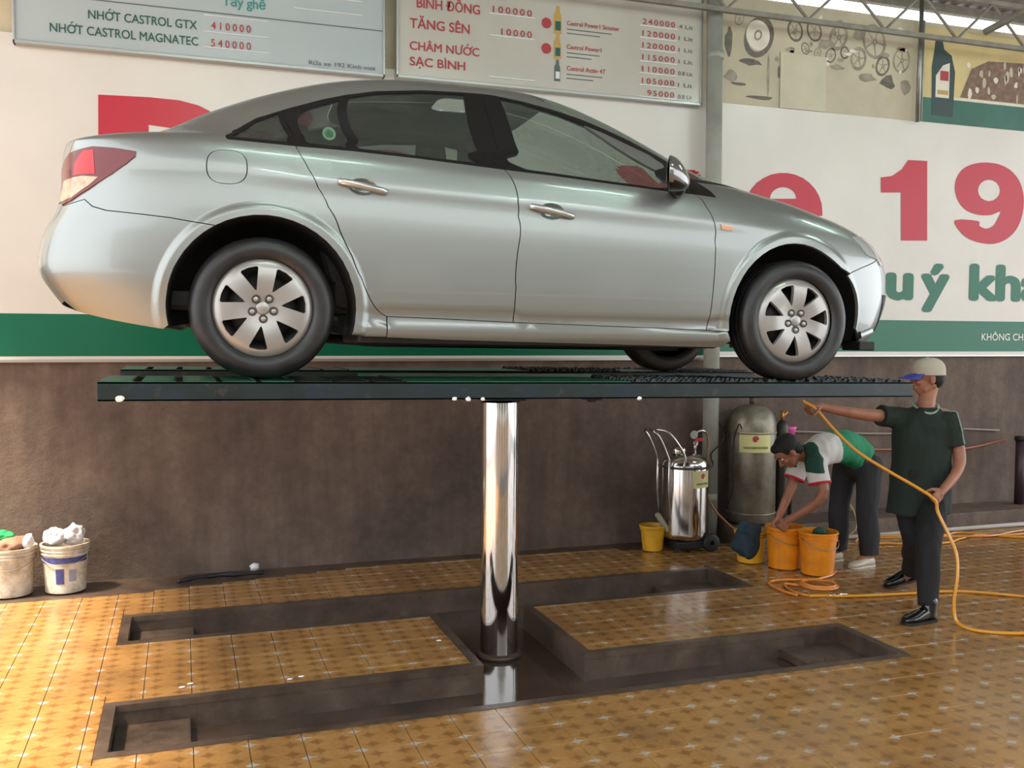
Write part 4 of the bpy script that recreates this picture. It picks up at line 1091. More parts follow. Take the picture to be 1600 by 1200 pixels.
for (cx, cz, r) in ((5.17, 4.48, .10), (5.37, 4.50, .10), (5.63, 4.47, .13), (6.02, 4.47, .16), (5.28, 4.335, .055), (5.41, 4.31, .05), (5.55, 4.30, .07), (5.85, 4.30, .11), (6.12, 4.26, .10), (6.33, 4.33, .12), (5.70, 4.34, .06), (4.60, 4.52, .06)):
    ti = rg_.uniform(-.3, .4); mi_ = M_INK if rg_.random() < .5 else M_INK2
    ring(cx, cz, r, r * rg_.uniform(.16, .32), mi_, p1, tilt=ti); ring(cx + r * .05, cz, r * .22, r * .14, M_INK2, p1)
    for q in range(5):
        a = ti + q * 2 * PI / 5; dx, dz = math.cos(a) * .78, math.sin(a); w = r * .05
        flat('spoke_print', [(cx + dx * r * .2 - dz * w, cz + dz * r * .2 + dx * w), (cx + dx * r * .78 - dz * w, cz + dz * r * .78 + dx * w), (cx + dx * r * .78 + dz * w, cz + dz * r * .78 - dx * w), (cx + dx * r * .2 + dz * w, cz + dz * r * .2 - dx * w)], YP - .0002, M_INK2, p1)
def blob(cx, cz, w, h, mm, par, y=YP - .0003, n=11, seed=0):
    q = random.Random(int(cx * 977 + cz * 131 + seed)); flat('ink_patch', [(cx + w * q.uniform(.6, 1.1) * math.cos(a), cz + h * q.uniform(.6, 1.1) * math.sin(a)) for a in [i * 2 * PI / n for i in range(n)]], y, mm, par)
for (cx, cz, w, h, mm) in ((4.50, 4.32, .04, .14, M_INK), (4.72, 4.165, .13, .035, M_INK), (4.52, 4.03, .07, .06, M_INK2), (4.60, 3.965, .10, .015, M_INK), (4.83, 3.865, .16, .022, M_INK), (4.90, 4.06, .015, .20, M_INK2), (5.01, 4.10, .022, .07, M_INK),
                          (4.985, 4.21, .03, .03, M_INK2), (5.25, 4.24, .10, .03, M_INK2), (5.62, 4.20, .09, .03, M_INK2), (5.95, 4.14, .12, .04, M_INK2), (6.18, 4.12, .10, .07, M_INK), (6.38, 4.10, .06, .09, M_INK2), (5.5, 4.40, .10, .05, M_INK2), (5.85, 4.52, .08, .06, M_INK2)):
    blob(cx, cz, w, h, mm, p1)
for k in range(26):
    blob(rg_.uniform(5.1, 6.45), rg_.uniform(4.18, 4.62), rg_.uniform(.02, .06), rg_.uniform(.012, .035), (M_INK2, M_HI, M_INK2)[k % 3], p1, YP - .0001, 8, k)
bm = bmesh.new(); box(bm, (5.02, 7.375, 3.792), (5.50, 7.3835, 4.275)); bm_obj('pasted_sheet', bm, mat('pasted_cream_sheet', (196, 188, 162), .6, var=.08, scale=3), p1)
p2 = thing('poster', 'cream and green poster with a dark oil bottle in the upper right corner', 'poster', (0, 0, 0))
bm = bmesh.new(); box(bm, (6.56, 7.385, 3.79), (10.5, 7.398, 4.66)); bm_obj('poster_sheet', bm, mat('poster_cream', (206, 184, 128), .55, var=.12, scale=3), p2)
rect('green_band', 6.56, 10.5, 3.792, 4.02, YP, mat('poster_green', (46, 100, 84), .5, var=.15, scale=4), p2); rect('pale_line', 6.95, 10.5, 4.02, 4.045, YP - .0004, M_HI, p2)
M_CROWD = mat('brown_crowd_ink', (124, 96, 78), .6, var=.35, scale=18)
flat('crowd_print', [(7.02, 4.05), (7.15, 4.33), (7.35, 4.42), (8.0, 4.45), (9.2, 4.5), (10.5, 4.5), (10.5, 4.05)], YP - .0003, M_CROWD, p2)
for k in range(46):
    cx = rg_.uniform(7.1, 8.6); cz = rg_.uniform(4.09, 4.42); blob(cx, cz, rg_.uniform(.012, .032), rg_.uniform(.03, .07), M_P1 if k % 2 else M_HI, p2, YP - .0008, 7, k)
bx, bz = 6.82, 3.86
flat('bottle_print', [(bx - .13, bz), (bx + .12, bz), (bx + .135, bz + .42), (bx + .09, bz + .57), (bx + .0, bz + .62), (bx - .02, bz + .70), (bx - .10, bz + .70), (bx - .12, bz + .56), (bx - .14, bz + .45)], YP - .0009, mat('bottle_dark_green_ink', (44, 66, 62), .5), p2)
flat('bottle_label', [(bx - .09, bz + .17), (bx + .07, bz + .17), (bx + .07, bz + .50), (bx - .01, bz + .47), (bx - .09, bz + .37)], YP - .0014, M_HI, p2)
rect('red_patch', bx - .04, bx + .06, bz + .33, bz + .42, YP - .0018, M_TXTR, p2); rect('yellow_patch', bx - .07, bx + .06, bz + .20, bz + .24, YP - .0018, M_OIL, p2)

# drain pipe, round pole and cable
M_PVC = mat('grey_pvc_pipe', (150, 150, 140), .38, var=.2, scale=3)
dp = thing('drain_pipe', 'tall grey plastic drain pipe running up the wall between the two banners', 'pipe', (4.29, 7.24, 0))
bm = bmesh.new(); tube(bm, [(0, 0, .0), (0, 0, 2.3), (-.02, 0, 4.9)], .068, 24); bm_obj('pipe_body', bm, M_PVC, dp, True)
for z in (2.76, .35, 4.1):
    bm = bmesh.new(); tube(bm, [(-.008, 0, z), (-.008, 0, z + .07)], .074, 24); bm_obj('pipe_collar', bm, M_PVC, dp, True)
bm = bmesh.new(); tube(bm, spline([(4.385, 7.32, 4.7), (4.38, 7.33, 4.2), (4.375, 7.33, 3.8), (4.40, 7.33, 3.55), (4.385, 7.33, 3.3), (4.372, 7.33, 3.1), (4.385, 7.33, 2.8), (4.378, 7.33, 2.5)], 6), .005, 6)
tag(bm_obj('cable', bm, M_DULL, None, True), 'thin dark cable dangling beside the grey drain pipe', 'cable')
bm = bmesh.new(); tube(bm, [(6.455, 7.30, 3.76), (6.475, 7.30, 4.9)], .02, 12); tag(bm_obj('metal_pole', bm, M_STEEL, None, True), 'slim shiny metal pole in front of the posters under the truss', 'pole')
bm = bmesh.new(); tube(bm, [(6.52, 7.33, 3.78), (6.53, 7.33, 4.7)], .012, 8); tag(bm_obj('slim_conduit', bm, M_PVC, None, True), 'thin conduit running up right of the metal pole', 'conduit')

# strip lamps hanging from the roof (their reflections show in the car)
M_TUBE = mat('lit_lamp_tube', (235, 255, 248), .4, emit=((222, 255, 244), 70)); M_LAMPB = mat('white_lamp_body', (210, 210, 205), .5)
def strip_lamp(x, y, z, label, ang=0):
    t = thing('strip_lamp', label, 'lamp', (x, y, z), rotz=ang)
    bm = bmesh.new(); box(bm, (-.62, -.04, .02), (.62, .04, .07), .006); bm_obj('lamp_body', bm, M_LAMPB, t)
    bm = bmesh.new(); tube(bm, [(-.60, 0, 0), (.60, 0, 0)], .014, 12); bm_obj('lamp_tube', bm, M_TUBE, t)
    for s_ in (-.5, .5):
        bm = bmesh.new(); tube(bm, [(s_, 0, .07), (s_, 0, roof_z(y) - z - .03)], .004, 6); bm_obj('hanger', bm, M_STEEL, t)
strip_lamp(.6, 2.7, 4.55, 'hanging strip lamp left of the camera, above the car', .0)
strip_lamp(3.2, 2.3, 4.55, 'hanging strip lamp right of the camera, above the car', .0)
strip_lamp(6.0, 4.6, 4.40, 'hanging strip lamp over the right bay', .0)
strip_lamp(.6, -.2, 4.6, 'hanging strip lamp behind the camera on the left', .0)
strip_lamp(3.2, -.2, 4.6, 'hanging strip lamp behind the camera on the right', .0)
# unseen building added behind the camera, tall enough to cut sky reflected in the car
M_FAR = mat('far_grey_plaster', (160, 156, 146), .8, var=.1)
ob = thing('building', 'plain grey building behind the camera, added to cut the sky reflected in the car', 'building', (0, -11, 0))
bm = bmesh.new(); box(bm, (-12, -6, -.2), (14, 0, 6.2)); bm_obj('building_wall', bm, M_FAR, ob)
for k in range(5):
    bm = bmesh.new(); box(bm, (-10 + 4.6 * k, -.05, 0), (-6.8 + 4.6 * k, .04, 2.5)); bm_obj('shutter', bm, mat('dark_shutter', (70, 66, 62), .6), ob)

# ------------------------------------------------------------------ buckets, tanks, hoses
def bucket_bm(bm, r0, r1, h, th=.004, ribs=2):
    prof = [(0, .004), (r0 - .01, .004), (r0, .010)]
    prof += [(r0 + (r1 - r0) * .78, h * .78)]
    for k in range(ribs):
        z = h * (.80 + .07 * k); r = r0 + (r1 - r0) * z / h; prof += [(r, z), (r + .009, z + .002), (r + .009, z + .008), (r, z + .011)]
    prof += [(r1, h - .016), (r1 + .010, h - .014), (r1 + .010, h - .001), (r1 + .004, h), (r1 - th, h - .002), (r0 - th, .014), (0, .014)]
    lathe(bm, prof, seg=44)
def bucket(name, label, loc, r0, r1, h, m, grp=None, bail=True, tilt=0):
    t = thing(name, label, 'bucket', loc, grp)
    bm = bmesh.new(); bucket_bm(bm, r0, r1, h); o = bm_obj('bucket_body', bm, m, t); smooth_by_angle(o, 50)
    if bail:
        bm = bmesh.new(); P = [((r1 + .012) * math.cos(a), (r1 + .012) * math.sin(a) * .98 - .0, h * .86 - .55 * r1 * abs(math.sin(a)) * 1.0) for a in [PI + i * PI / 16 for i in range(17)]]
        tube(bm, P, .0025, 6); bm_obj('bail_handle', bm, M_STEEL, t, True)
    return t
def crumple(name, m, parent, c, r, seed, label=None, cat=None, sub=4):
    bm = bmesh.new(); bmesh.ops.create_icosphere(bm, subdivisions=sub, radius=1); q = random.Random(seed)
    dirs = [(Vector((q.gauss(0, 1), q.gauss(0, 1), q.gauss(0, 1))).normalized(), q.uniform(6, 22), q.uniform(-.30, .26)) for _ in range(60)]
    for v in bm.verts:
        n = v.co.normalized(); d = 1 + sum(a * math.exp(-k * (1 - n.dot(w)) * 3) for w, k, a in dirs)
        v.co = Vector((n.x * r[0] * d, n.y * r[1] * d, n.z * r[2] * d)) + Vector(c)
    o = bm_obj(name, bm, m, parent, True)
    if label: tag(o, label, cat)
    return o
def make_white_bucket():
    t = NT('dirty_white_plastic'); f = t.noise(9, 7, rough=.7)
    t.l(t.ramp(f, [(.35, lin((150, 132, 112))), (.6, lin((206, 196, 180)))]), t.b.inputs['Base Color']); t.b.inputs['Roughness'].default_value = .45; return t.m
M_WB = make_white_bucket(); M_BLUE = mat('blue_label_print', (62, 66, 122), .5, var=.4, scale=30)
M_BAGW = mat('white_plastic_bag', (206, 200, 202), .3, bump=.3, scale=20); M_BAGG = mat('green_plastic_bag', (48, 168, 96), .35); M_SACK = mat('brown_rag', (142, 104, 84), .9, var=.2, bump=.3)
def band(name, r0, r1, z0, z1, a0, a1, m, parent, h, R0, R1):
    """label wrapped round a bucket wall"""
    bm = bmesh.new(); A = []; B = []
    for k in range(17):
        a = a0 + (a1 - a0) * k / 16
        for L, z in ((A, z0), (B, z1)):
            r = R0 + (R1 - R0) * z / h + .0015; L.append(bm.verts.new((r * math.cos(a), r * math.sin(a), z)))
    for k in range(16): bm.faces.new((A[k], A[k + 1], B[k + 1], B[k]))
    return bm_obj(name, bm, m, parent, True)
b1 = bucket('paint_bucket', 'dirty white bucket with a blue label band, second from the left edge', (-.775, 7.17, 0), .128, .148, .335, M_WB)
band('label_band', 0, 0, .215, .255, math.radians(205), math.radians(345), M_BLUE, b1, .335, .128, .148)
band('label_patch', 0, 0, .075, .18, math.radians(250), math.radians(272), M_BLUE, b1, .335, .128, .148)
band('label_patch', 0, 0, .09, .17, math.radians(285), math.radians(305), mat('faded_blue_print', (140, 140, 160), .5, var=.3), b1, .335, .128, .148)
crumple('plastic_bag', M_BAGW, None, (-.835, 7.17, .375), (.080, .085, .060), 3, 'crumpled white plastic bag filling the top of the blue-labelled bucket', 'bag')
crumple('plastic_bag', M_BAGW, None, (-.715, 7.16, .385), (.065, .07, .07), 9, 'small white plastic bag bulging above the right rim of the blue-labelled bucket', 'bag')
b2 = bucket('paint_bucket', 'dirty white bucket cut by the left edge of the picture', (-1.115, 7.17, 0), .135, .158, .33, M_WB)
crumple('rag', M_SACK, None, (-1.12, 7.15, .335), (.115, .11, .07), 5, 'brown rag heaped in the leftmost bucket', 'rag')
crumple('plastic_bag', M_BAGG, None, (-1.19, 7.17, .405), (.10, .08, .035), 6, 'green plastic bag on top of the leftmost bucket', 'bag')
crumple('plastic_bag', M_BAGW, None, (-.995, 7.12, .36), (.035, .05, .06), 8, 'white plastic scrap hanging over the rim of the leftmost bucket', 'bag', 3)
# debris at the wall foot
bm = bmesh.new(); tube(bm, spline([(-.05, 7.10, .02), (.06, 7.16, .025), (.17, 7.20, .02), (.27, 7.21, .022), (.40, 7.19, .02), (.55, 7.20, .02)], 6), [.015 + .005 * math.sin(i * .55) * math.sin(i * .21) for i in range(31)], 10)
tag(bm_obj('rubber_hose', bm, M_DULL, None, True), 'short dark hose lying along the foot of the wall left of the piston', 'hose')
crumple('paper_scrap', M_BAGW, None, (.49, 7.28, .045), (.035, .03, .03), 12, 'small white scrap beside the dark hose at the wall foot', 'scrap', 3)

# stainless pressure tank on wheels
M_INOX = mat('brushed_stainless', (196, 190, 186), .16, metal=1.0); M_LABEL = mat('pale_yellow_label', (206, 200, 138), .5); M_BLKR = mat('black_rubber', (20, 19, 19), .6)
tk = thing('pressure_tank', 'shiny stainless foam tank with a yellow label left of the drain pipe', 'tank', (3.93, 7.03, 0))
bm = bmesh.new(); lathe(bm, [(0, .09), (.15, .09), (.188, .115), (.192, .15), (.192, .70), (.186, .735), (.165, .765), (.11, .795), (.05, .805), (0, .806)], seg=56); bm_obj('tank_body', bm, M_INOX, tk, True)
bm = bmesh.new(); lathe(bm, [(.193, .685), (.197, .69), (.197, .70), (.193, .705)], seg=56); bm_obj('tank_seam', bm, M_NUT, tk, True)
bm = bmesh.new(); lathe(bm, [(0, .87), (.02, .87), (.03, .855), (.055, .85), (.058, .83), (.055, .80)], c=(-.06, .0, 0), seg=28); bm_obj('filler_cap', bm, M_INOX, tk, True)
bm = bmesh.new(); tube(bm, [(.09, 0, .78), (.09, 0, .92)], .014, 10); tube(bm, spline([(.09, 0, .92), (.10, 0, .965), (.15, 0, .985), (.20, .02, .97)], 5), .012, 8); box(bm, (.07, -.02, .86), (.11, .02, .90), .004); bm_obj('outlet_valve', bm, M_INOX, tk, True)
bm = bmesh.new(); box(bm, (.07, -.035, .90), (.15, -.015, .925), .004); bm_obj('valve_lever', bm, mat('red_plastic', (168, 40, 34), .4), tk)
bm = bmesh.new(); lathe(bm, [(0, 0), (.035, 0), (.035, .015), (0, .015)], c=(.065, -.03, .955), seg=20, axis='y'); bm_obj('gauge', bm, M_STEEL, tk)
for s_ in (-1, 1):
    bm = bmesh.new(); tube(bm, spline([(-.14, .10 * s_ + .05, .12), (-.20, .10 * s_, .5), (-.20, .10 * s_, .72), (-.21, .10 * s_, .78), (-.28, .10 * s_, .93), (-.33, .09 * s_, .995), (-.335, .0, 1.01)], 6), .011, 10); bm_obj('push_handle', bm, M_INOX, tk, True)
bm = bmesh.new(); tube(bm, spline([(-.10, -.16, .70), (-.10, -.17, .80), (-.18, -.16, .93), (-.24, -.13, 1.0), (-.30, -.06, 1.01)], 6), .011, 10); bm_obj('lid_handle', bm, M_INOX, tk, True)
def tank_label(par, r, z0, z1, a0, a1, mark=True):
    bm = bmesh.new(); A = []; B = []
    for k in range(13):
        a = a0 + (a1 - a0) * k / 12
        A.append(bm.verts.new((r * math.cos(a), r * math.sin(a), z0))); B.append(bm.verts.new((r * math.cos(a), r * math.sin(a), z1)))
    for k in range(12): bm.faces.new((A[k], A[k + 1], B[k + 1], B[k]))
    lb = bm_obj('label', bm, M_LABEL, par, True)
    am = (a0 + a1) / 2; rr = r + .0015
    def P(da, z): return (rr * math.cos(am + da), rr * math.sin(am + da), z)
    hgt = z1 - z0; bm = bmesh.new(); zc = z0 + hgt * .68; s_ = hgt * .16 / r
    pts = [(s_ * math.cos(t) * (1 if t < 4.4 else .5), hgt * .16 * math.sin(t)) for t in [i * 2 * PI / 14 for i in range(14)]]
    bm.faces.new([bm.verts.new(P(a, zc + b)) for a, b in pts]); bm_obj('red_emblem', bm, M_TXTR, lb)
    bm = bmesh.new(); x = -.36 * (a1 - a0); q = random.Random(int(r * 1000))
    while x < .36 * (a1 - a0):
        w = q.uniform(.02, .05); bm.faces.new([bm.verts.new(P(a, b)) for a, b in ((x, z0 + hgt * .18), (x + w, z0 + hgt * .18), (x + w, z0 + hgt * .30), (x, z0 + hgt * .30))]); x += w + .018
    tag(bm_obj('faint_lettering', bm, mat('olive_print', (110, 116, 60), .5), lb), kind='stuff')
tank_label(tk, .1935, .535, .675, math.radians(262), math.radians(318))
for s_ in (-1, 1):
    bm = bmesh.new(); lathe(bm, [(.02, -.02), (.06, -.02), (.075, -.012), (.075, .012), (.06, .02), (.02, .02)], c=(.13 + .03, .10 * s_ - .06, .075), seg=24, axis='y'); bm_obj('wheel', bm, M_BLKR, tk, True)
bm = bmesh.new(); box(bm, (-.15, -.15, .03), (.20, .15, .092), .012); bm_obj('wheel_frame', bm, M_BLKR, tk)
bm = bmesh.new(); tube(bm, [(-.12, -.10, 0.0), (-.12, -.10, .05)], .02, 10); bm_obj('foot', bm, M_BLKR, tk)
bm = bmesh.new(); tube(bm, spline([(4.135, 7.05, .97), (4.15, 7.04, .90), (4.13, 7.02, .72), (4.11, 7.0, .50), (4.17, 6.99, .35), (4.28, 6.95, .22), (4.40, 6.90, .12), (4.52, 6.80, .03), (4.60, 6.62, .012)], 8), .009, 8)
tag(bm_obj('air_hose', bm, mat('brown_hose', (128, 84, 44), .45), None, True), 'thin brown hose dropping from the tank valve to the floor by the drain pipe', 'hose')
bm = bmesh.new(); tube(bm, spline([(4.02, 6.835, .685), (4.13, 6.92, .71), (4.24, 7.14, .77), (4.36, 7.14, .90), (4.38, 7.28, 1.06)], 8), .006, 8)
tag(bm_obj('air_hose', bm, M_DULL, None, True), 'thin dark line looping past the drain pipe to the tall grey cylinder', 'hose')
# tall grey cylinder on the ledge
def make_cyl():
    t = NT('worn_grey_steel'); f = t.noise(5, 7, rough=.7)
    t.l(t.ramp(f, [(.35, lin((104, 96, 84))), (.65, lin((150, 144, 128)))]), t.b.inputs['Base Color']); t.b.inputs['Metallic'].default_value = .5; t.b.inputs['Roughness'].default_value = .38; return t.m
M_CYL = make_cyl()
cy = thing('gas_cylinder', 'tall grey steel cylinder with a pale yellow label, standing right of the drain pipe', 'cylinder', (4.665, 7.185, .155))
bm = bmesh.new(); lathe(bm, [(0, .01), (.19, .012), (.207, .035), (.207, .80), (.203, .87), (.18, .955), (.12, 1.01), (.05, 1.03), (0, 1.032)], seg=56); bm_obj('cylinder_body', bm, M_CYL, cy, True)
for z in (.09, .78): 
    bm = bmesh.new(); lathe(bm, [(.2075, z), (.2125, z + .004), (.2125, z + .012), (.2075, z + .016)], seg=56); bm_obj('weld_ring', bm, M_CYL, cy, True)
bm = bmesh.new(); tube(bm, [(0, 0, 1.02), (0, 0, 1.10)], .024, 12); tube(bm, [(-.04, 0, 1.10), (.04, 0, 1.10)], .012, 8); bm_obj('neck_valve', bm, M_NUT, cy, True)
tank_label(cy, .209, .63, .80, math.radians(208), math.radians(285))
bm = bmesh.new(); tube(bm, spline([(4.46, 7.02, .99), (4.42, 7.0, 1.03), (4.40, 7.04, .9), (4.405, 7.06, .7), (4.41, 7.06, .5), (4.38, 7.10, .3)], 6), .006, 6)
tag(bm_obj('rubber_hose', bm, M_BLKR, None, True), 'dark hose hanging down the left side of the tall grey cylinder', 'hose')
sc = thing('slim_cylinder', 'slim dark cylinder with a brass valve standing right of the tall grey one', 'cylinder', (4.965, 7.17, .155))
bm = bmesh.new(); lathe(bm, [(0, 0), (.05, .0), (.056, .02), (.056, .78), (.05, .84), (.03, .88), (0, .885)], seg=28); bm_obj('cylinder_body', bm, mat('dark_olive_steel', (58, 58, 52), .4, metal=.4, var=.2), sc, True)
bm = bmesh.new(); tube(bm, [(0, 0, .87), (0, 0, .97)], .016, 8); tube(bm, [(-.01, 0, .90), (.04, -.01, .96)], .011, 8); bm_obj('brass_valve', bm, mat('brass', (186, 132, 60), .3, metal=.8), sc, True)
sp = thing('standing_pipe', 'dark purple pipe with a pink cup on top, left of the bending man', 'pipe', (5.09, 7.25, .155))
bm = bmesh.new(); tube(bm, [(0, 0, 0), (0, 0, .72)], .036, 16); bm_obj('pipe_body', bm, mat('dark_purple_steel', (52, 34, 44), .45), sp, True)
bm = bmesh.new(); lathe(bm, [(0, .74), (.045, .74), (.062, .80), (.066, .82), (.06, .82), (.04, .75), (0, .75)], seg=24); bm_obj('pink_cup', bm, mat('pink_plastic', (226, 96, 166), .35), sp, True)
bm = bmesh.new(); tube(bm, [(0, 0, .71), (0, 0, .745)], .05, 16); bm_obj('pipe_cap', bm, M_BLKR, sp, True)
# small yellow bucket with a brush leaning in it
M_YEL = mat('yellow_plastic', (204, 152, 34), .35, var=.15, scale=10); M_ORB = mat('orange_plastic', (214, 128, 22), .32, var=.18, scale=12)
bucket('small_bucket', 'small yellow bucket standing against the wall left of the steel tank', (3.655, 7.06, 0), .082, .102, .215, M_YEL, bail=False)
br = thing('brush', 'long-handled brush leaning against the small yellow bucket', 'brush', (3.86, 6.98, .0))
bm = bmesh.new(); tube(bm, [(-.0, 0, .012), (-.10, .01, .165)], .011, 10); bm_obj('brush_handle', bm, mat('wood_handle', (150, 118, 72), .6), br, True)
bm = bmesh.new(); v = box(bm, (-.02, -.025, -.09), (.02, .025, .09), .012); bmesh.ops.rotate(bm, cent=(0, 0, 0), matrix=Matrix.Rotation(-.60, 3, 'Y'), verts=bm.verts); bmesh.ops.translate(bm, vec=(-.155, .01, .245), verts=bm.verts)
bm_obj('brush_head', bm, mat('pale_brush', (150, 146, 128), .8, var=.2, scale=40), br)
# two big orange buckets and what they hold
ob1 = bucket('wash_bucket', 'orange wash bucket nearest the camera, beside the bending man', (4.465, 5.975, 0), .118, .138, .325, M_ORB)
ob2 = bucket('wash_bucket', 'orange wash bucket the bending man has his hands in, left of the nearest one', (4.345, 6.22, 0), .118, .138, .325, M_ORB)
ob3 = bucket('wash_bucket', 'yellow-green bucket half hidden behind the blue cloth', (4.20, 6.46, 0), .100, .120, .25, M_YEL, bail=False)
crumple('wash_cloth', mat('dark_blue_cloth', (34, 52, 62), .85, var=.3), None, (4.12, 6.38, .19), (.105, .08, .15), 19, 'dark blue cloth draped over the bucket behind the orange ones', 'cloth')
crumple('sponge', mat('dark_green_cloth', (28, 70, 60), .85), None, (4.50, 6.0, .315), (.055, .05, .03), 18, 'dark green sponge on the nearest orange bucket', 'sponge', 3)
for (x, y, r_, z) in ((4.465, 5.975, .122, .25), (4.345, 6.22, .122, .25)):
    bm = bmesh.new(); lathe(bm, [(0, z), (r_ + .004, z)], c=(x, y, 0), seg=32)
    tag(bm_obj('wash_water', bm, mat('soapy_water', (150, 112, 60), .1), None, True), 'soapy water in the ' + ('nearest orange bucket' if y < 6.1 else 'orange bucket under the man\'s hands'), 'water')
# hoses on the floor
M_HOSE = mat('yellow_hose', (206, 138, 26), .28, coat=.4)
def hose(pts, r, label, m=M_HOSE, n=8):
    bm = bmesh.new(); tube(bm, spline(pts, n), r, 10); return tag(bm_obj('hose', bm, m, None, True), label, 'hose')
H = .013
hose([(3.775, 5.245, 1.352), (3.862, 5.214, 1.296), (3.958, 5.175, 1.181), (4.08, 5.073, 1.031), (4.237, 4.95, .908), (4.375, 4.86, .814), (4.452, 4.80, .745), (4.470, 4.79, .665), (4.50, 4.72, .526), (4.50, 4.66, .419), (4.47, 4.62, .287), (4.45, 4.62, .15),
      (4.45, 4.60, .04), (4.46, 4.52, H), (4.52, 4.42, H), (4.66, 4.345, H), (4.90, 4.28, H), (5.3, 4.30, H), (5.62, 4.50, H), (5.60, 4.75, H), (5.381, 4.965, H), (5.07, 5.204, H), (4.69, 5.273, H), (4.42, 5.31, H), (4.20, 5.36, H), (4.10, 5.405, H), (4.00, 5.43, H)], .0105,
     'yellow hose looping from the standing man down to the tiles and back')
fit = thing('hose_fitting', 'short silver hose coupling on the floor between the buckets and the standing man', 'fitting', (4.19, 5.375, .016), rotz=-.3)
bm = bmesh.new(); tube(bm, [(-.06, 0, 0), (-.02, 0, 0), (-.02, 0, 0), (.02, 0, 0), (.02, 0, 0), (.06, 0, 0)], [.013, .013, .016, .016, .013, .013], 12); bm_obj('coupling_body', bm, M_CHROME, fit, True)
cx, cyy = 4.16, 5.63
pts = [(4.00, 5.43, H), (3.96, 5.55, H), (4.02, 5.75, H)]
for k in range(22):
    a = math.radians(150 - k * 36); rr = .135 - .0012 * k; pts.append((cx + .06 + rr * math.cos(a), cyy + rr * math.sin(a) * 1.0, H + .0012 * k))
hose(pts, .0095, 'coiled end of the yellow hose lying on the tiles before the orange buckets', mat('orange_hose', (212, 128, 50), .25, coat=.5), 5)
hose([(3.93, 5.47, H), (3.90, 5.62, H), (3.93, 5.80, H), (4.03, 5.86, H), (4.18, 5.83, H), (4.32, 5.80, H), (4.50, 5.86, H), (4.62, 5.96, H)], .0095, 'pale yellow hose curving round in front of the nearest orange bucket', MATS['orange_hose'])
hose([(5.30, 6.52, H), (5.60, 6.66, H), (5.85, 6.55, H), (6.19, 6.513, H), (6.40, 6.60, H), (6.70, 6.68, H), (7.0, 6.60, H), (7.6, 6.62, H), (8.4, 6.5, H)], .0105, 'yellow hose running right along the floor near the wall')
hose([(5.75, 6.93, H), (6.10, 6.84, H), (6.35, 6.75, H), (6.62, 6.82, H), (6.90, 6.55, H), (7.2, 6.45, H), (7.9, 6.35, H)], .0105, 'second yellow hose tangled by the foot of the wall at right')
hose([(5.45, 6.78, H), (5.62, 6.88, H), (6.0, 6.70, H + .02), (6.35, 6.62, H + .022), (6.7, 6.55, H + .02), (7.1, 6.70, H), (7.7, 6.80, H)], .0085, 'thin orange hose crossing over the yellow ones at right', MATS['orange_hose'])
hose([(5.10, 6.62, H), (5.20, 6.80, H), (5.40, 6.90, H), (5.53, 6.88, .10), (5.55, 6.93, .24), (5.50, 7.0, .35)], .006, 'thin pale hose rising behind the standing man', mat('pale_hose', (170, 150, 96), .4))
bm = bmesh.new(); tube(bm, [(5.15, 6.925, .022), (12, 6.925, .022)], .02, 12); tag(bm_obj('floor_pipe', bm, mat('white_pvc', (196, 190, 186), .4), None, True), 'white pipe along the foot of the wall ledge at right', 'pipe')
bm = bmesh.new(); tube(bm, spline([(5.02, 7.37, .925), (5.6, 7.37, .895), (6.3, 7.37, .865), (6.9, 7.37, .895), (7.6, 7.37, .86)], 6), .010, 8); tag(bm_obj('wall_pipe', bm, mat('grey_wall_pipe', (140, 128, 116), .5), None, True), 'thin grey pipe fixed along the wall behind the two men', 'pipe')
hose([(5.7, 7.34, .74), (6.4, 7.34, .715), (6.9, 7.34, .704), (7.15, 7.34, .70), (7.40, 7.34, .73), (7.62, 7.30, .78)], .010, 'copper coloured hose sagging along the wall at right', mat('copper_hose', (158, 92, 62), .4))
fe = thing('standing_pipe', 'dark upright pipe with a red sleeve at the right edge of the picture', 'pipe', (7.70, 7.20, .155))
bm = bmesh.new(); tube(bm, [(0, 0, 0), (0, 0, .62)], .045, 16); bm_obj('pipe_body', bm, mat('dark_purple_steel', (52, 34, 44), .45), fe, True)
bm = bmesh.new(); tube(bm, [(.05, -.03, .33), (.05, -.03, .60)], .045, 16); bm_obj('red_sleeve', bm, mat('dull_red_paint', (150, 52, 40), .5, var=.2), fe, True)
bm = bmesh.new(); tube(bm, [(0, 0, .62), (0, 0, .66)], .055, 16); bm_obj('pipe_cap', bm, M_BLKR, fe, True)
# foam left on the lift beam
M_FOAM = mat('white_foam', (232, 230, 228), .6)
for k, (x, z, s_, w) in enumerate(((-.245, 1.492, .020, 'at the rear end of the runway'), (1.18, 1.468, .013, 'on the beam left of the piston, leftmost of three drips'), (1.245, 1.466, .015, 'on the beam left of the piston, middle of three drips'), (1.315, 1.465, .012, 'on the beam left of the piston, rightmost of three drips'), (2.12, 1.455, .014, 'on the beam right of the piston'))):
    crumple('foam_drip', M_FOAM, None, (x, 4.252, z), (s_ * .9, .006, s_ * .7), 30 + k, 'white foam drip ' + w, 'foam', 2)
for k, (x, y) in enumerate(((.02, 5.02), (-.02, 4.98), (1.38, 5.30), (.5, 4.93), (.56, 4.95))):
    crumple('foam_fleck', M_FOAM, None, (x, y, .006), (.016, .010, .003), 50 + k, None, None, 2)['label'] = 'white foam fleck on the tiles between the pits, ' + ('left end', 'leftmost', 'beside the piston', 'middle pair, left one', 'middle pair, right one')[k]
for o in [o for o in COL.objects if o.name.startswith('foam_fleck')]: o['category'] = 'foam'

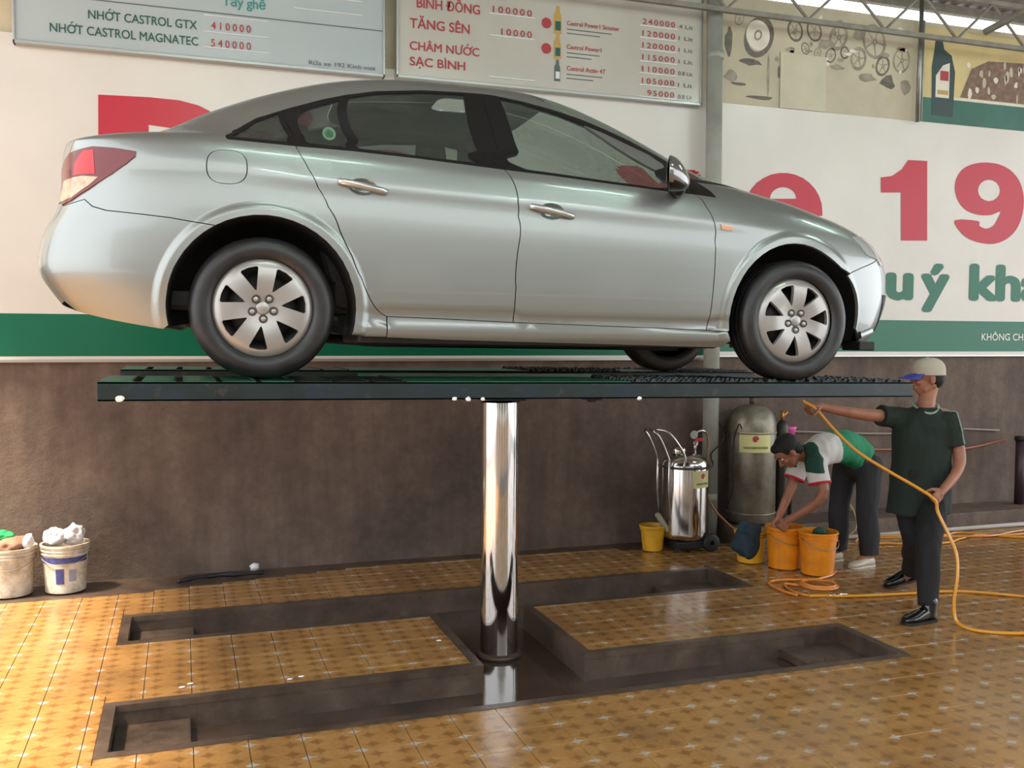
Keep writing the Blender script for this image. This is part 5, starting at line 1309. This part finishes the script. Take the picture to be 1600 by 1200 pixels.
# ------------------------------------------------------------------ people
def ellipsoid(bm, c, r, rot=None, seg=20):
    c = Vector(c); R_ = rot.to_3x3() if rot is not None else Matrix.Identity(3); nv = seg // 2
    P = lambda t, p: bm.verts.new(c + R_ @ Vector((r[0] * math.sin(t) * math.cos(p), r[1] * math.sin(t) * math.sin(p), r[2] * math.cos(t))))
    a, b = P(0, 0), P(PI, 0); L = [[P(PI * i / nv, 2 * PI * k / seg) for k in range(seg)] for i in range(1, nv)]
    for k in range(seg):
        k2 = (k + 1) % seg; bm.faces.new((a, L[0][k], L[0][k2])); bm.faces.new((b, L[-1][k2], L[-1][k]))
        for A, B in zip(L, L[1:]): bm.faces.new((A[k], B[k], B[k2], A[k2]))
def limb(bm, pts, rs, seg=16, ends=(1, 1), smooth=True):
    P = [Vector(p) for p in pts]
    if smooth and len(P) > 2:
        q = [Vector((p.x, p.y, p.z)) for p in spline(P, 5)]; R = []
        for i in range(len(q)):
            t = i / 5; k = min(int(t), len(rs) - 2); f = t - k; R.append(rs[k] * (1 - f) + rs[k + 1] * f)
        P, rs = q, R
    tube(bm, P, list(rs), seg)
    if ends[0]: ellipsoid(bm, P[0], (rs[0],) * 3)
    if ends[1]: ellipsoid(bm, P[-1], (rs[-1],) * 3)
def loft(bm, rings, seg=28):
    """rings: (centre, half width, half depth, width axis, depth axis)"""
    L = []
    for c, a, b, wa, da in rings:
        c = Vector(c); wa = Vector(wa).normalized(); da = Vector(da); da = (da - wa * da.dot(wa)).normalized()
        L.append([bm.verts.new(c + wa * a * math.copysign(abs(math.cos(t)) ** .85, math.cos(t)) + da * b * math.copysign(abs(math.sin(t)) ** .85, math.sin(t))) for t in [2 * PI * k / seg for k in range(seg)]])
    for A, B in zip(L, L[1:]):
        for k in range(seg): bm.faces.new((A[k], A[(k + 1) % seg], B[(k + 1) % seg], B[k]))
    bm.faces.new(L[0][::-1]); bm.faces.new(L[-1])
def organic(name, fn, voxel, m, parent, it=3, wr=0, seed=0, fold=None):
    bm = bmesh.new(); fn(bm)
    me = bpy.data.meshes.new(name); bm.to_mesh(me); bm.free()
    ob = bpy.data.objects.new(name, me)
    r = ob.modifiers.new('r', 'REMESH'); r.mode = 'VOXEL'; r.voxel_size = voxel; r.use_smooth_shade = True
    s = ob.modifiers.new('s', 'SMOOTH'); s.factor = .5; s.iterations = it
    m2 = evaluated_mesh(ob)
    m2.name = name; m2.materials.clear()
    for mm in (m if isinstance(m, (list, tuple)) else [m]): m2.materials.append(mm)
    for p in m2.polygons: p.use_smooth = True
    if wr:
        from mathutils import noise
        nr = [v.normal.copy() for v in m2.vertices]
        for v, nv in zip(m2.vertices, nr):
            c = v.co; q = noise.noise(Vector((c.x * 9 + seed, c.y * 9, c.z * 5))) + .5 * noise.noise(Vector((c.x * 22, c.y * 22 + seed, c.z * 11)))
            v.co = c + nv * wr * q
        m2.update()
    return link(name, m2, None, parent)
def axes(fwd, up):
    f = Vector(fwd).normalized(); u = Vector(up); u = (u - f * u.dot(f)).normalized(); l = u.cross(f)
    return Matrix((f, l, u)).transposed()
def head(bm, c, fwd, up):
    A = axes(fwd, up); C = Vector(c)
    P = lambda x, y, z: C + A @ Vector((x, y, z))
    E_ = lambda p, r: ellipsoid(bm, P(*p), r, A)
    E_((-.012, 0, .028), (.096, .076, .092)); E_((.022, 0, -.035), (.062, .058, .078)); E_((.045, 0, -.078), (.034, .036, .030)); E_((.030, 0, .035), (.060, .066, .055))
    limb(bm, [P(.080, 0, .012), P(.098, 0, -.015), P(.106, 0, -.030)], [.009, .012, .014], ends=(1, 1)); E_((.094, .012, -.034), (.012, .010, .009)); E_((.094, -.012, -.034), (.012, .010, .009))
    limb(bm, [P(.074, .045, .024), P(.088, .018, .028), P(.088, -.018, .028), P(.074, -.045, .024)], [.009, .011, .011, .009])
    E_((.084, 0, -.056), (.013, .024, .0065)); E_((.082, 0, -.068), (.013, .021, .0075)); E_((.066, .036, -.022), (.020, .020, .018)); E_((.066, -.036, -.022), (.020, .020, .018))
    for s_ in (-1, 1):
        E_((-.008, .078 * s_, -.008), (.020, .009, .031)); E_((-.004, .080 * s_, -.030), (.010, .007, .012)); limb(bm, [P(-.02, .045 * s_, -.05), P(.03, .04 * s_, -.075)], [.022, .02])
def eyes(parent, c, fwd, up):
    A = axes(fwd, up); C = Vector(c)
    for s_ in (-1, 1):
        bm = bmesh.new(); ellipsoid(bm, C + A @ Vector((.0745, .031 * s_, .008)), (.0125, .0135, .0095), A, 14); e = bm_obj('eye', bm, M_EYE, parent, True)
        bm = bmesh.new(); ellipsoid(bm, C + A @ Vector((.0842, .031 * s_, .008)), (.0038, .0055, .0055), A, 12); bm_obj('pupil', bm, M_PUPIL, e, True)
        bm = bmesh.new(); P = [C + A @ Vector((.082 - .006 * k / 3 * abs(k - 1), s_ * (.016 + .013 * k), .030 + .002 * (k == 1 or k == 2))) for k in range(4)]; tube(bm, [p + A @ Vector((.010, 0, .002)) for p in P], [.002, .004, .004, .002], 8); bm_obj('eyebrow', bm, M_HAIR, parent, True)
def hand(bm, wrist, dirn, palm_n, thumb_side, curl=.5, k=.92):
    """palm plus four unequal fingers and a thumb; palm_n points out of the palm, fingers curl towards it"""
    d = Vector(dirn).normalized(); n = Vector(palm_n); n = (n - d * n.dot(d)).normalized(); s_ = Vector(thumb_side); s_ = (s_ - d * s_.dot(d) - n * s_.dot(n)).normalized()
    W = Vector(wrist); A = Matrix((d, s_, n)).transposed()
    ellipsoid(bm, W + d * .048 * k, (.052 * k, .041 * k, .016 * k), A); ellipsoid(bm, W + d * .070 * k, (.026 * k, .042 * k, .014 * k), A); limb(bm, [W - d * .02, W + d * .03 * k], [.026, .026 * k])
    for i, (off, L) in enumerate(((.031, .070), (.0105, .079), (-.0105, .074), (-.031, .058))):
        L *= k; p = W + d * .084 * k + s_ * off * k; ang = curl * .5; pts = [p - d * .03, p]; 
        for f, a in ((.44, curl * .7), (.32, curl * .9), (.24, curl * .6)):
            ang += a; dd = d * math.cos(ang) + n * math.sin(ang); pts.append(pts[-1] + dd * L * f)
        limb(bm, pts, [.0085 * k, .0095 * k, .0088 * k, .008 * k, .0072 * k], 10, smooth=False)
        for q in pts[1:-1]: ellipsoid(bm, q, (.0093 * k,) * 3, None, 10)
    t0 = W + d * .022 * k + s_ * .028 * k + n * .008; t1 = t0 + (d * .6 + s_ * .62 + n * .35).normalized() * .040 * k; t2 = t1 + (d * .75 + s_ * .15 + n * .6 * curl + n * .1).normalized() * .032 * k; t3 = t2 + (d * .8 - s_ * .1 + n * .8 * curl).normalized() * .024 * k
    limb(bm, [t0, t1, t2, t3], [.016 * k, .0125 * k, .0105 * k, .009 * k], 10, smooth=False)
def shoe(bm, heel, toe, w=.042, h=.07, up=(0, 0, 1)):
    a, b = Vector(heel), Vector(toe); d = (b - a).normalized(); u = Vector(up); s_ = u.cross(d).normalized(); u = d.cross(s_); L = (b - a).length
    A = Matrix((d, s_, u)).transposed()
    rings = []
    for f, ww, hh in ((.02, .55, .62), (.10, .78, .78), (.30, .80, .86), (.48, .88, .72), (.66, 1.02, .54), (.82, 1.0, .44), (.94, .75, .36), (.995, .4, .22)):
        rings.append((a + d * L * f + u * h * hh * .5, w * ww, h * hh * .5, s_, u))
    loft(bm, rings, 24)
def sole(bm, heel, toe, w=.044):
    a, b = Vector(heel), Vector(toe); d = (b - a).normalized(); s_ = Vector((0, 0, 1)).cross(d).normalized(); u = d.cross(s_); L = (b - a).length
    rg = []
    for z in (0, .014):
        r = []
        for f, ww in ((0, .5), (.06, .78), (.3, .82), (.5, .86), (.7, 1.03), (.85, 1.0), (.96, .72), (1.01, .35)): r.append((f, ww))
        P = [a + d * L * f + s_ * w * ww + u * z for f, ww in r] + [a + d * L * f - s_ * w * ww + u * z for f, ww in r[::-1]]
        rg.append([bm.verts.new(p) for p in P])
    n = len(rg[0])
    for k in range(n): bm.faces.new((rg[0][k], rg[0][(k + 1) % n], rg[1][(k + 1) % n], rg[1][k]))
    bm.faces.new(rg[0][::-1]); bm.faces.new(rg[1])
def make_skin():
    t = NT('tanned_skin'); f = t.noise(12, 4)
    t.l(t.ramp(f, [(.3, lin((138, 88, 66))), (.7, lin((164, 108, 84)))]), t.b.inputs['Base Color']); t.b.inputs['Roughness'].default_value = .5
    t.b.inputs['Subsurface Weight'].default_value = .05; return t.m
M_SKIN = make_skin(); M_EYE = mat('eye_white', (214, 206, 198), .2); M_PUPIL = mat('dark_pupil', (22, 16, 14), .15); M_HAIR = mat('black_hair', (14, 12, 11), .7, bump=.4, bscale=120)
M_SHIRT = mat('dark_green_shirt', (18, 31, 24), .85, var=.12, scale=6, bump=.1, bscale=300); M_TRIM = mat('pale_green_trim', (132, 150, 136), .8); M_TROU = mat('black_trousers', (17, 15, 17), .85, var=.2, scale=7); M_SHOE = mat('black_wet_shoe', (20, 17, 18), .16, coat=.5)
# --- the standing man with the hose
m2 = thing('person', 'standing man in white cap with blue peak and dark green shirt, holding the hose', 'person', (4.5, 5.0, 0))
m2c = Vector((4.5, 5.0, 0)); RA = Vector((.93, -.36, .02)); FA = Vector((-.36, -.93, 0))       # across the chest (to his left), and forwards
def L_(p): return Vector(p) - m2c
hd2 = L_((4.655, 5.118, 1.497)); f2, u2 = (-.90, .36, -.10), (-.10, .04, 1)
shR, shL = L_((4.500, 5.195, 1.235)), L_((4.765, 5.045, 1.230))
elR, wrR = L_((4.19, 5.215, 1.262)), L_((3.915, 5.250, 1.312)); elL, wrL = L_((4.800, 4.965, .950)), L_((4.575, 4.872, .785))
hpR, hpL = L_((4.565, 5.170, .745)), L_((4.665, 5.035, .745))
knR, anR = L_((4.585, 5.130, .400)), L_((4.80, 5.38, .130)); knL, anL = L_((4.445, 4.84, .425)), L_((4.372, 4.745, .095))
hlR, toR = L_((4.885, 5.43, .055)), L_((4.655, 5.47, .006)); hlL, toL = L_((4.415, 4.735, .004)), L_((4.165, 4.725, .004))
def body2(bm):
    head(bm, hd2, f2, u2); limb(bm, [hd2 + Vector((.02, -.005, -.06)), L_((4.655, 5.112, 1.36)), L_((4.640, 5.112, 1.25))], [.055, .054, .065])
    loft(bm, [(L_((4.615, 5.11, .72)), .13, .09, RA, FA), (L_((4.62, 5.115, .90)), .12, .085, RA, FA), (L_((4.625, 5.118, 1.10)), .145, .095, RA, FA), (L_((4.632, 5.118, 1.24)), .13, .07, RA, FA), (L_((4.64, 5.115, 1.285)), .06, .05, RA, FA)])
    limb(bm, [L_((4.60, 5.14, 1.24)), shR, elR, wrR], [.05, .05, .037, .025]); limb(bm, [L_((4.66, 5.10, 1.24)), shL, elL, wrL], [.05, .05, .038, .026])
    hand(bm, wrR, (-.97, .02, .05), (.0, .0, -1), (0, -1, .1), 1.05); hand(bm, wrL, (-.80, -.2, -.55), (-.25, .80, -.3), (-.5, 0, .85), 1.15)
    limb(bm, [hpR, knR, anR], [.075, .05, .033]); limb(bm, [hpL, knL, anL], [.075, .05, .033])
    limb(bm, [anR, hlR + (toR - hlR) * .4 + Vector((0, 0, .03))], [.033, .028]); limb(bm, [anL, hlL + (toL - hlL) * .4 + Vector((0, 0, .03))], [.033, .028])
b_2 = organic('body', body2, .005, M_SKIN, m2, 3); eyes(b_2, hd2, f2, u2)
def trou2(bm):
    loft(bm, [(L_((4.615, 5.11, .90)), .165, .115, RA, FA), (L_((4.615, 5.11, .76)), .170, .120, RA, FA), (L_((4.61, 5.105, .67)), .155, .11, RA, FA)])
    limb(bm, [hpR, hpR * .5 + knR * .5, knR, knR * .45 + anR * .55, anR + Vector((0, 0, .01))], [.098, .088, .072, .065, .058], ends=(1, 0)); limb(bm, [hpL, hpL * .5 + knL * .5, knL, knL * .45 + anL * .55, anL], [.098, .090, .075, .068, .060], ends=(1, 0))
organic('trousers', trou2, .009, M_TROU, b_2, 3, .011, 3)
def shirt2(bm):
    loft(bm, [(L_((4.612, 5.108, .600)), .208, .140, RA, FA), (L_((4.615, 5.11, .72)), .198, .135, RA, FA), (L_((4.622, 5.115, .92)), .186, .128, RA, FA), (L_((4.628, 5.118, 1.08)), .196, .130, RA, FA), (L_((4.632, 5.118, 1.18)), .192, .115, RA, FA),
              (L_((4.636, 5.118, 1.255)), .150, .09, RA, FA), (L_((4.642, 5.115, 1.300)), .085, .070, RA, FA)])
    e = shR + (elR - shR) * .46; limb(bm, [L_((4.58, 5.15, 1.215)), shR, e], [.075, .080, .074], ends=(1, 0), smooth=False)
    e = shL + (elL - shL) * .66; limb(bm, [L_((4.69, 5.09, 1.205)), shL, e], [.078, .080, .076], ends=(1, 0), smooth=False)
sh2 = organic('shirt', shirt2, .009, M_SHIRT, b_2, 3, .013, 9)
bm = bmesh.new(); P = []
for k in range(24):
    a = 2 * PI * k / 24; P.append(L_((4.644, 5.115, 1.318)) + RA * .078 * math.cos(a) + FA * (.072 * math.sin(a)) + Vector((0, 0, -.050 * max(0, math.sin(a)) ** 1.5 + .012 * max(0, -math.sin(a)))) + FA * .018 * max(0, math.sin(a)))
tube(bm, P, .0085, 8, closed=True); bm_obj('collar_trim', bm, M_TRIM, sh2, True)
from mathutils.bvhtree import BVHTree
me_ = sh2.data; bvh = BVHTree.FromPolygons([v.co for v in me_.vertices], [p.vertices for p in me_.polygons])
for w in (-.012, .012):
    pts = spline([L_((4.70, 5.06, 1.31)), L_((4.76, 5.0, 1.29)), shL + Vector((.02, -.09 + w, .04)), shL + (elL - shL) * .35 + Vector((.02, -.10 + w, 0)), shL + (elL - shL) * .64 + Vector((.02, -.09 + w, 0))], 8)
    out = []
    for p in pts:
        q = bvh.find_nearest(p); out.append(q[0] + q[1] * .001)
    bm = bmesh.new(); tube(bm, out, .0035, 6); bm_obj('shoulder_stripe', bm, M_TRIM, sh2, True)
for (hl, to) in ((hlR, toR), (hlL, toL)):
    s_ = organic('shoe', lambda bm, hl=hl, to=to: (shoe(bm, hl + Vector((0, 0, .010)), to + Vector((0, 0, .010)), .047, .098), limb(bm, [(hl * .8 + to * .2) + Vector((0, 0, .05)), (hl * .84 + to * .16) + Vector((0, 0, .12))], [.044, .046])), .006, M_SHOE, b_2, 3)
    bm = bmesh.new(); sole(bm, hl, to, .048); bm_obj('shoe_sole', bm, M_BLKR, s_)
A2 = axes(f2, u2)
# hair at the nape, cap with a blue peak
organic('hair', lambda bm: (ellipsoid(bm, hd2 + A2 @ Vector((-.045, 0, .000)), (.066, .080, .080), A2), ellipsoid(bm, hd2 + A2 @ Vector((-.02, 0, .05)), (.088, .080, .078), A2)), .006, M_HAIR, b_2, 2, .003, 5)
cap2 = bmesh.new(); rings = []
for k, (z, f) in enumerate(((.030, 1.0), (.055, 1.02), (.080, .97), (.102, .84), (.120, .62), (.130, .36), (.134, .05))):
    r = []
    for q in range(36):
        a = 2 * PI * q / 36; r.append(cap2.verts.new(hd2 + A2 @ Vector((-.012 + .108 * f * math.cos(a), .090 * f * math.sin(a), z + .0 - (.022 * (1 - math.cos(a)) / 2 if k == 0 else 0)))))
    rings.append(r)
for a, b in zip(rings, rings[1:]):
    for q in range(36): cap2.faces.new((a[q], a[(q + 1) % 36], b[(q + 1) % 36], b[q]))
cap2.faces.new(rings[-1])
cp = bm_obj('cap', cap2, mat('off_white_cap', (176, 168, 152), .8, var=.08, bump=.1), b_2, True)
bm = bmesh.new(); T = []; Bt = []
rows = []
for i in range(7):
    row = []
    for j in range(13):
        a = math.radians(-62 + 124 * j / 12); ext = .088 * math.cos(a * 1.05) * i / 6
        x = -.012 + .108 * math.cos(a) + ext; y = .090 * math.sin(a) * (1 - .04 * i / 6); row.append(Vector((x, y, .034 - .03 * (y / .09) ** 2 * (i / 6) - .012 * (i / 6) + .004 * math.sin(i))))
    rows.append(row)
for d in (0, -.004):
    V_ = [[bm.verts.new(hd2 + A2 @ (p + Vector((0, 0, d)))) for p in row] for row in rows]
    for i in range(6):
        for j in range(12):
            f = (V_[i][j], V_[i + 1][j], V_[i + 1][j + 1], V_[i][j + 1]); bm.faces.new(f if d == 0 else f[::-1])
    if d == 0: top = V_
per = lambda V: V[0] + [r[-1] for r in V[1:]] + V[-1][-2::-1] + [r[0] for r in V[-2:0:-1]]
pa, pb_ = per(top), per(V_)
for k in range(len(pa)): bm.faces.new((pa[k], pa[(k + 1) % len(pa)], pb_[(k + 1) % len(pa)], pb_[k]))
bm_obj('cap_peak', bm, mat('blue_peak', (58, 66, 158), .6), cp, True)
bm = bmesh.new(); ellipsoid(bm, hd2 + A2 @ Vector((-.012, 0, .134)), (.008, .008, .004), A2, 10); bm_obj('cap_button', bm, MATS['off_white_cap'], cp, True)

# --- the bending man
m1 = thing('person', 'man bending over the orange buckets in a white and green shirt and grey trousers', 'person', (4.8, 6.2, 0))
m1c = Vector((4.8, 6.2, 0))
def K_(p): return Vector(p) - m1c
SA = Vector((.32, .94, 0)).normalized()           # across the shoulders, near to far
hd1 = K_((4.225, 6.03, .915)); f1, u1 = (-.66, .12, -.74), (-.74, .16, .66)
s1n, s1f = K_((4.375, 5.90, .850)), K_((4.47, 6.19, .850))
e1n, w1n = K_((4.385, 5.83, .610)), K_((4.245, 6.05, .400)); e1f, w1f = K_((4.36, 6.19, .590)), K_((4.29, 6.22, .395))
hi1a, hi1b = K_((4.945, 6.285, .770)), K_((5.015, 6.105, .770))
ka, aa = K_((4.895, 6.295, .420)), K_((4.885, 6.285, .095)); kb, ab = K_((4.985, 6.075, .430)), K_((4.998, 6.05, .095))
UPB = Vector((-.25, .06, .97))
spine = [K_((5.00, 6.19, .775)), K_((4.93, 6.165, .875)), K_((4.80, 6.12, .935)), K_((4.65, 6.08, .945)), K_((4.52, 6.05, .925)), K_((4.43, 6.04, .900)), K_((4.37, 6.035, .885))]
def body1(bm):
    head(bm, hd1, f1, u1); limb(bm, [hd1 + Vector((.045, -.0, -.01)), K_((4.33, 6.035, .895)), K_((4.43, 6.04, .885))], [.056, .054, .062])
    loft(bm, [(spine[i], w * .86, d * .8, SA, Vector((0, 0, 1)) if i else Vector((.8, .1, .5))) for i, w, d in ((0, .15, .10), (2, .14, .095), (3, .15, .10), (4, .16, .10), (5, .13, .07))])
    limb(bm, [K_((4.45, 6.0, .87)), s1n, e1n, w1n], [.05, .05, .037, .026]); limb(bm, [K_((4.48, 6.1, .87)), s1f, e1f, w1f], [.05, .05, .037, .026])
    hand(bm, w1n, (-.25, .5, -.82), (.6, .5, .2), (-.4, .3, .5), .6); hand(bm, w1f, (-.15, -.1, -.95), (-.2, -1, 0), (-1, .1, 0), .6)
    limb(bm, [hi1a, ka, aa], [.075, .052, .034]); limb(bm, [hi1b, kb, ab], [.075, .052, .034])
    for a_ in (aa, ab): limb(bm, [a_, a_ + Vector((-.09, .01, -.055))], [.033, .03])
b_1 = organic('body', body1, .005, M_SKIN, m1, 3); eyes(b_1, hd1, f1, u1)
def trou1(bm):
    ellipsoid(bm, K_((4.985, 6.19, .775)), (.125, .165, .135), Matrix.Rotation(.3, 3, 'Z')); ellipsoid(bm, K_((4.93, 6.17, .84)), (.10, .155, .10))
    limb(bm, [hi1a, hi1a * .5 + ka * .5, ka, ka * .4 + aa * .6, aa + Vector((.0, 0, -.01))], [.098, .092, .080, .074, .070], ends=(1, 0)); limb(bm, [hi1b, hi1b * .5 + kb * .5, kb, kb * .4 + ab * .6, ab + Vector((0, 0, -.01))], [.100, .094, .082, .076, .072], ends=(1, 0))
organic('trousers', trou1, .009, mat('dark_grey_trousers', (40, 40, 44), .85, var=.25, scale=6), b_1, 3, .013, 21)
def shirt1(bm):
    loft(bm, [(spine[i] + Vector((0, 0, dz)), w, d, SA, Vector(ax)) for i, w, d, dz, ax in ((0, .175, .135, .045, (.75, .1, .65)), (1, .175, .130, .0, (.45, .1, .9)), (2, .178, .125, -.005, (.1, 0, 1)), (3, .185, .125, -.01, (-.02, 0, 1)), (4, .188, .115, -.01, (-.1, 0, 1)), (5, .150, .092, 0, (-.15, 0, 1)), (6, .085, .070, 0, (-.2, 0, 1)))])
    e = s1n + (e1n - s1n) * .62; limb(bm, [K_((4.46, 5.98, .87)), s1n, e], [.080, .080, .082], ends=(1, 0), smooth=False)
    e = s1f + (e1f - s1f) * .62; limb(bm, [K_((4.50, 6.12, .87)), s1f, e], [.080, .080, .080], ends=(1, 0), smooth=False)
M_W = mat('white_shirt_cloth', (206, 200, 196), .85, bump=.1, bscale=200); M_G = mat('bright_green_shirt_cloth', (18, 124, 84), .8, var=.1); M_R = mat('red_shirt_trim', (190, 30, 44), .8); M_DG = mat('dark_green_collar', (16, 62, 50), .8)
sh1 = organic('shirt', shirt1, .008, [M_G, M_W, M_DG], b_1, 3, .012, 31)
for p in sh1.data.polygons:
    c = p.center; x = c.x + .18 * (c.z - .9) 
    if c.x + m1c.x < 4.62 + .25 * (.95 - c.z) - .10 * max(0, .80 - c.z) : p.material_index = 1
    if c.x + m1c.x < 4.395 + .10 * (c.z - .9) and c.z > .78: p.material_index = 2
for (s_, e_, r_) in ((s1n, e1n, .078), (s1f, e1f, .076)):
    d = (e_ - s_).normalized(); c = s_ + (e_ - s_) * .62; x, y = frame_of(d); bm = bmesh.new()
    tube(bm, [c + x * r_ * math.cos(a) + y * r_ * math.sin(a) for a in [i * 2 * PI / 28 for i in range(28)]], .0085, 8, closed=True); bm_obj('cuff_trim', bm, M_R, sh1, True)
A1 = axes(f1, u1)
organic('hair', lambda bm: (ellipsoid(bm, hd1 + A1 @ Vector((-.022, 0, .040)), (.102, .086, .092), A1), ellipsoid(bm, hd1 + A1 @ Vector((-.055, 0, -.005)), (.062, .078, .078), A1), ellipsoid(bm, hd1 + A1 @ Vector((.040, 0, .088)), (.050, .060, .032), A1)), .0055, M_HAIR, b_1, 2, .006, 5)
M_SANDAL = mat('pale_sandal', (196, 188, 172), .5)
for a_ in (aa, ab):
    hl = a_ + Vector((.045, .01, -.093)); to = a_ + Vector((-.195, -.02, -.093))
    s_ = organic('shoe', lambda bm, hl=hl, to=to: shoe(bm, hl + Vector((0, 0, .012)), to + Vector((0, 0, .012)), .045, .075), .006, M_SANDAL, b_1, 3)
    bm = bmesh.new(); sole(bm, hl, to, .047); bm_obj('shoe_sole', bm, M_SANDAL, s_)

bpy.data.scenes.remove(TMP)
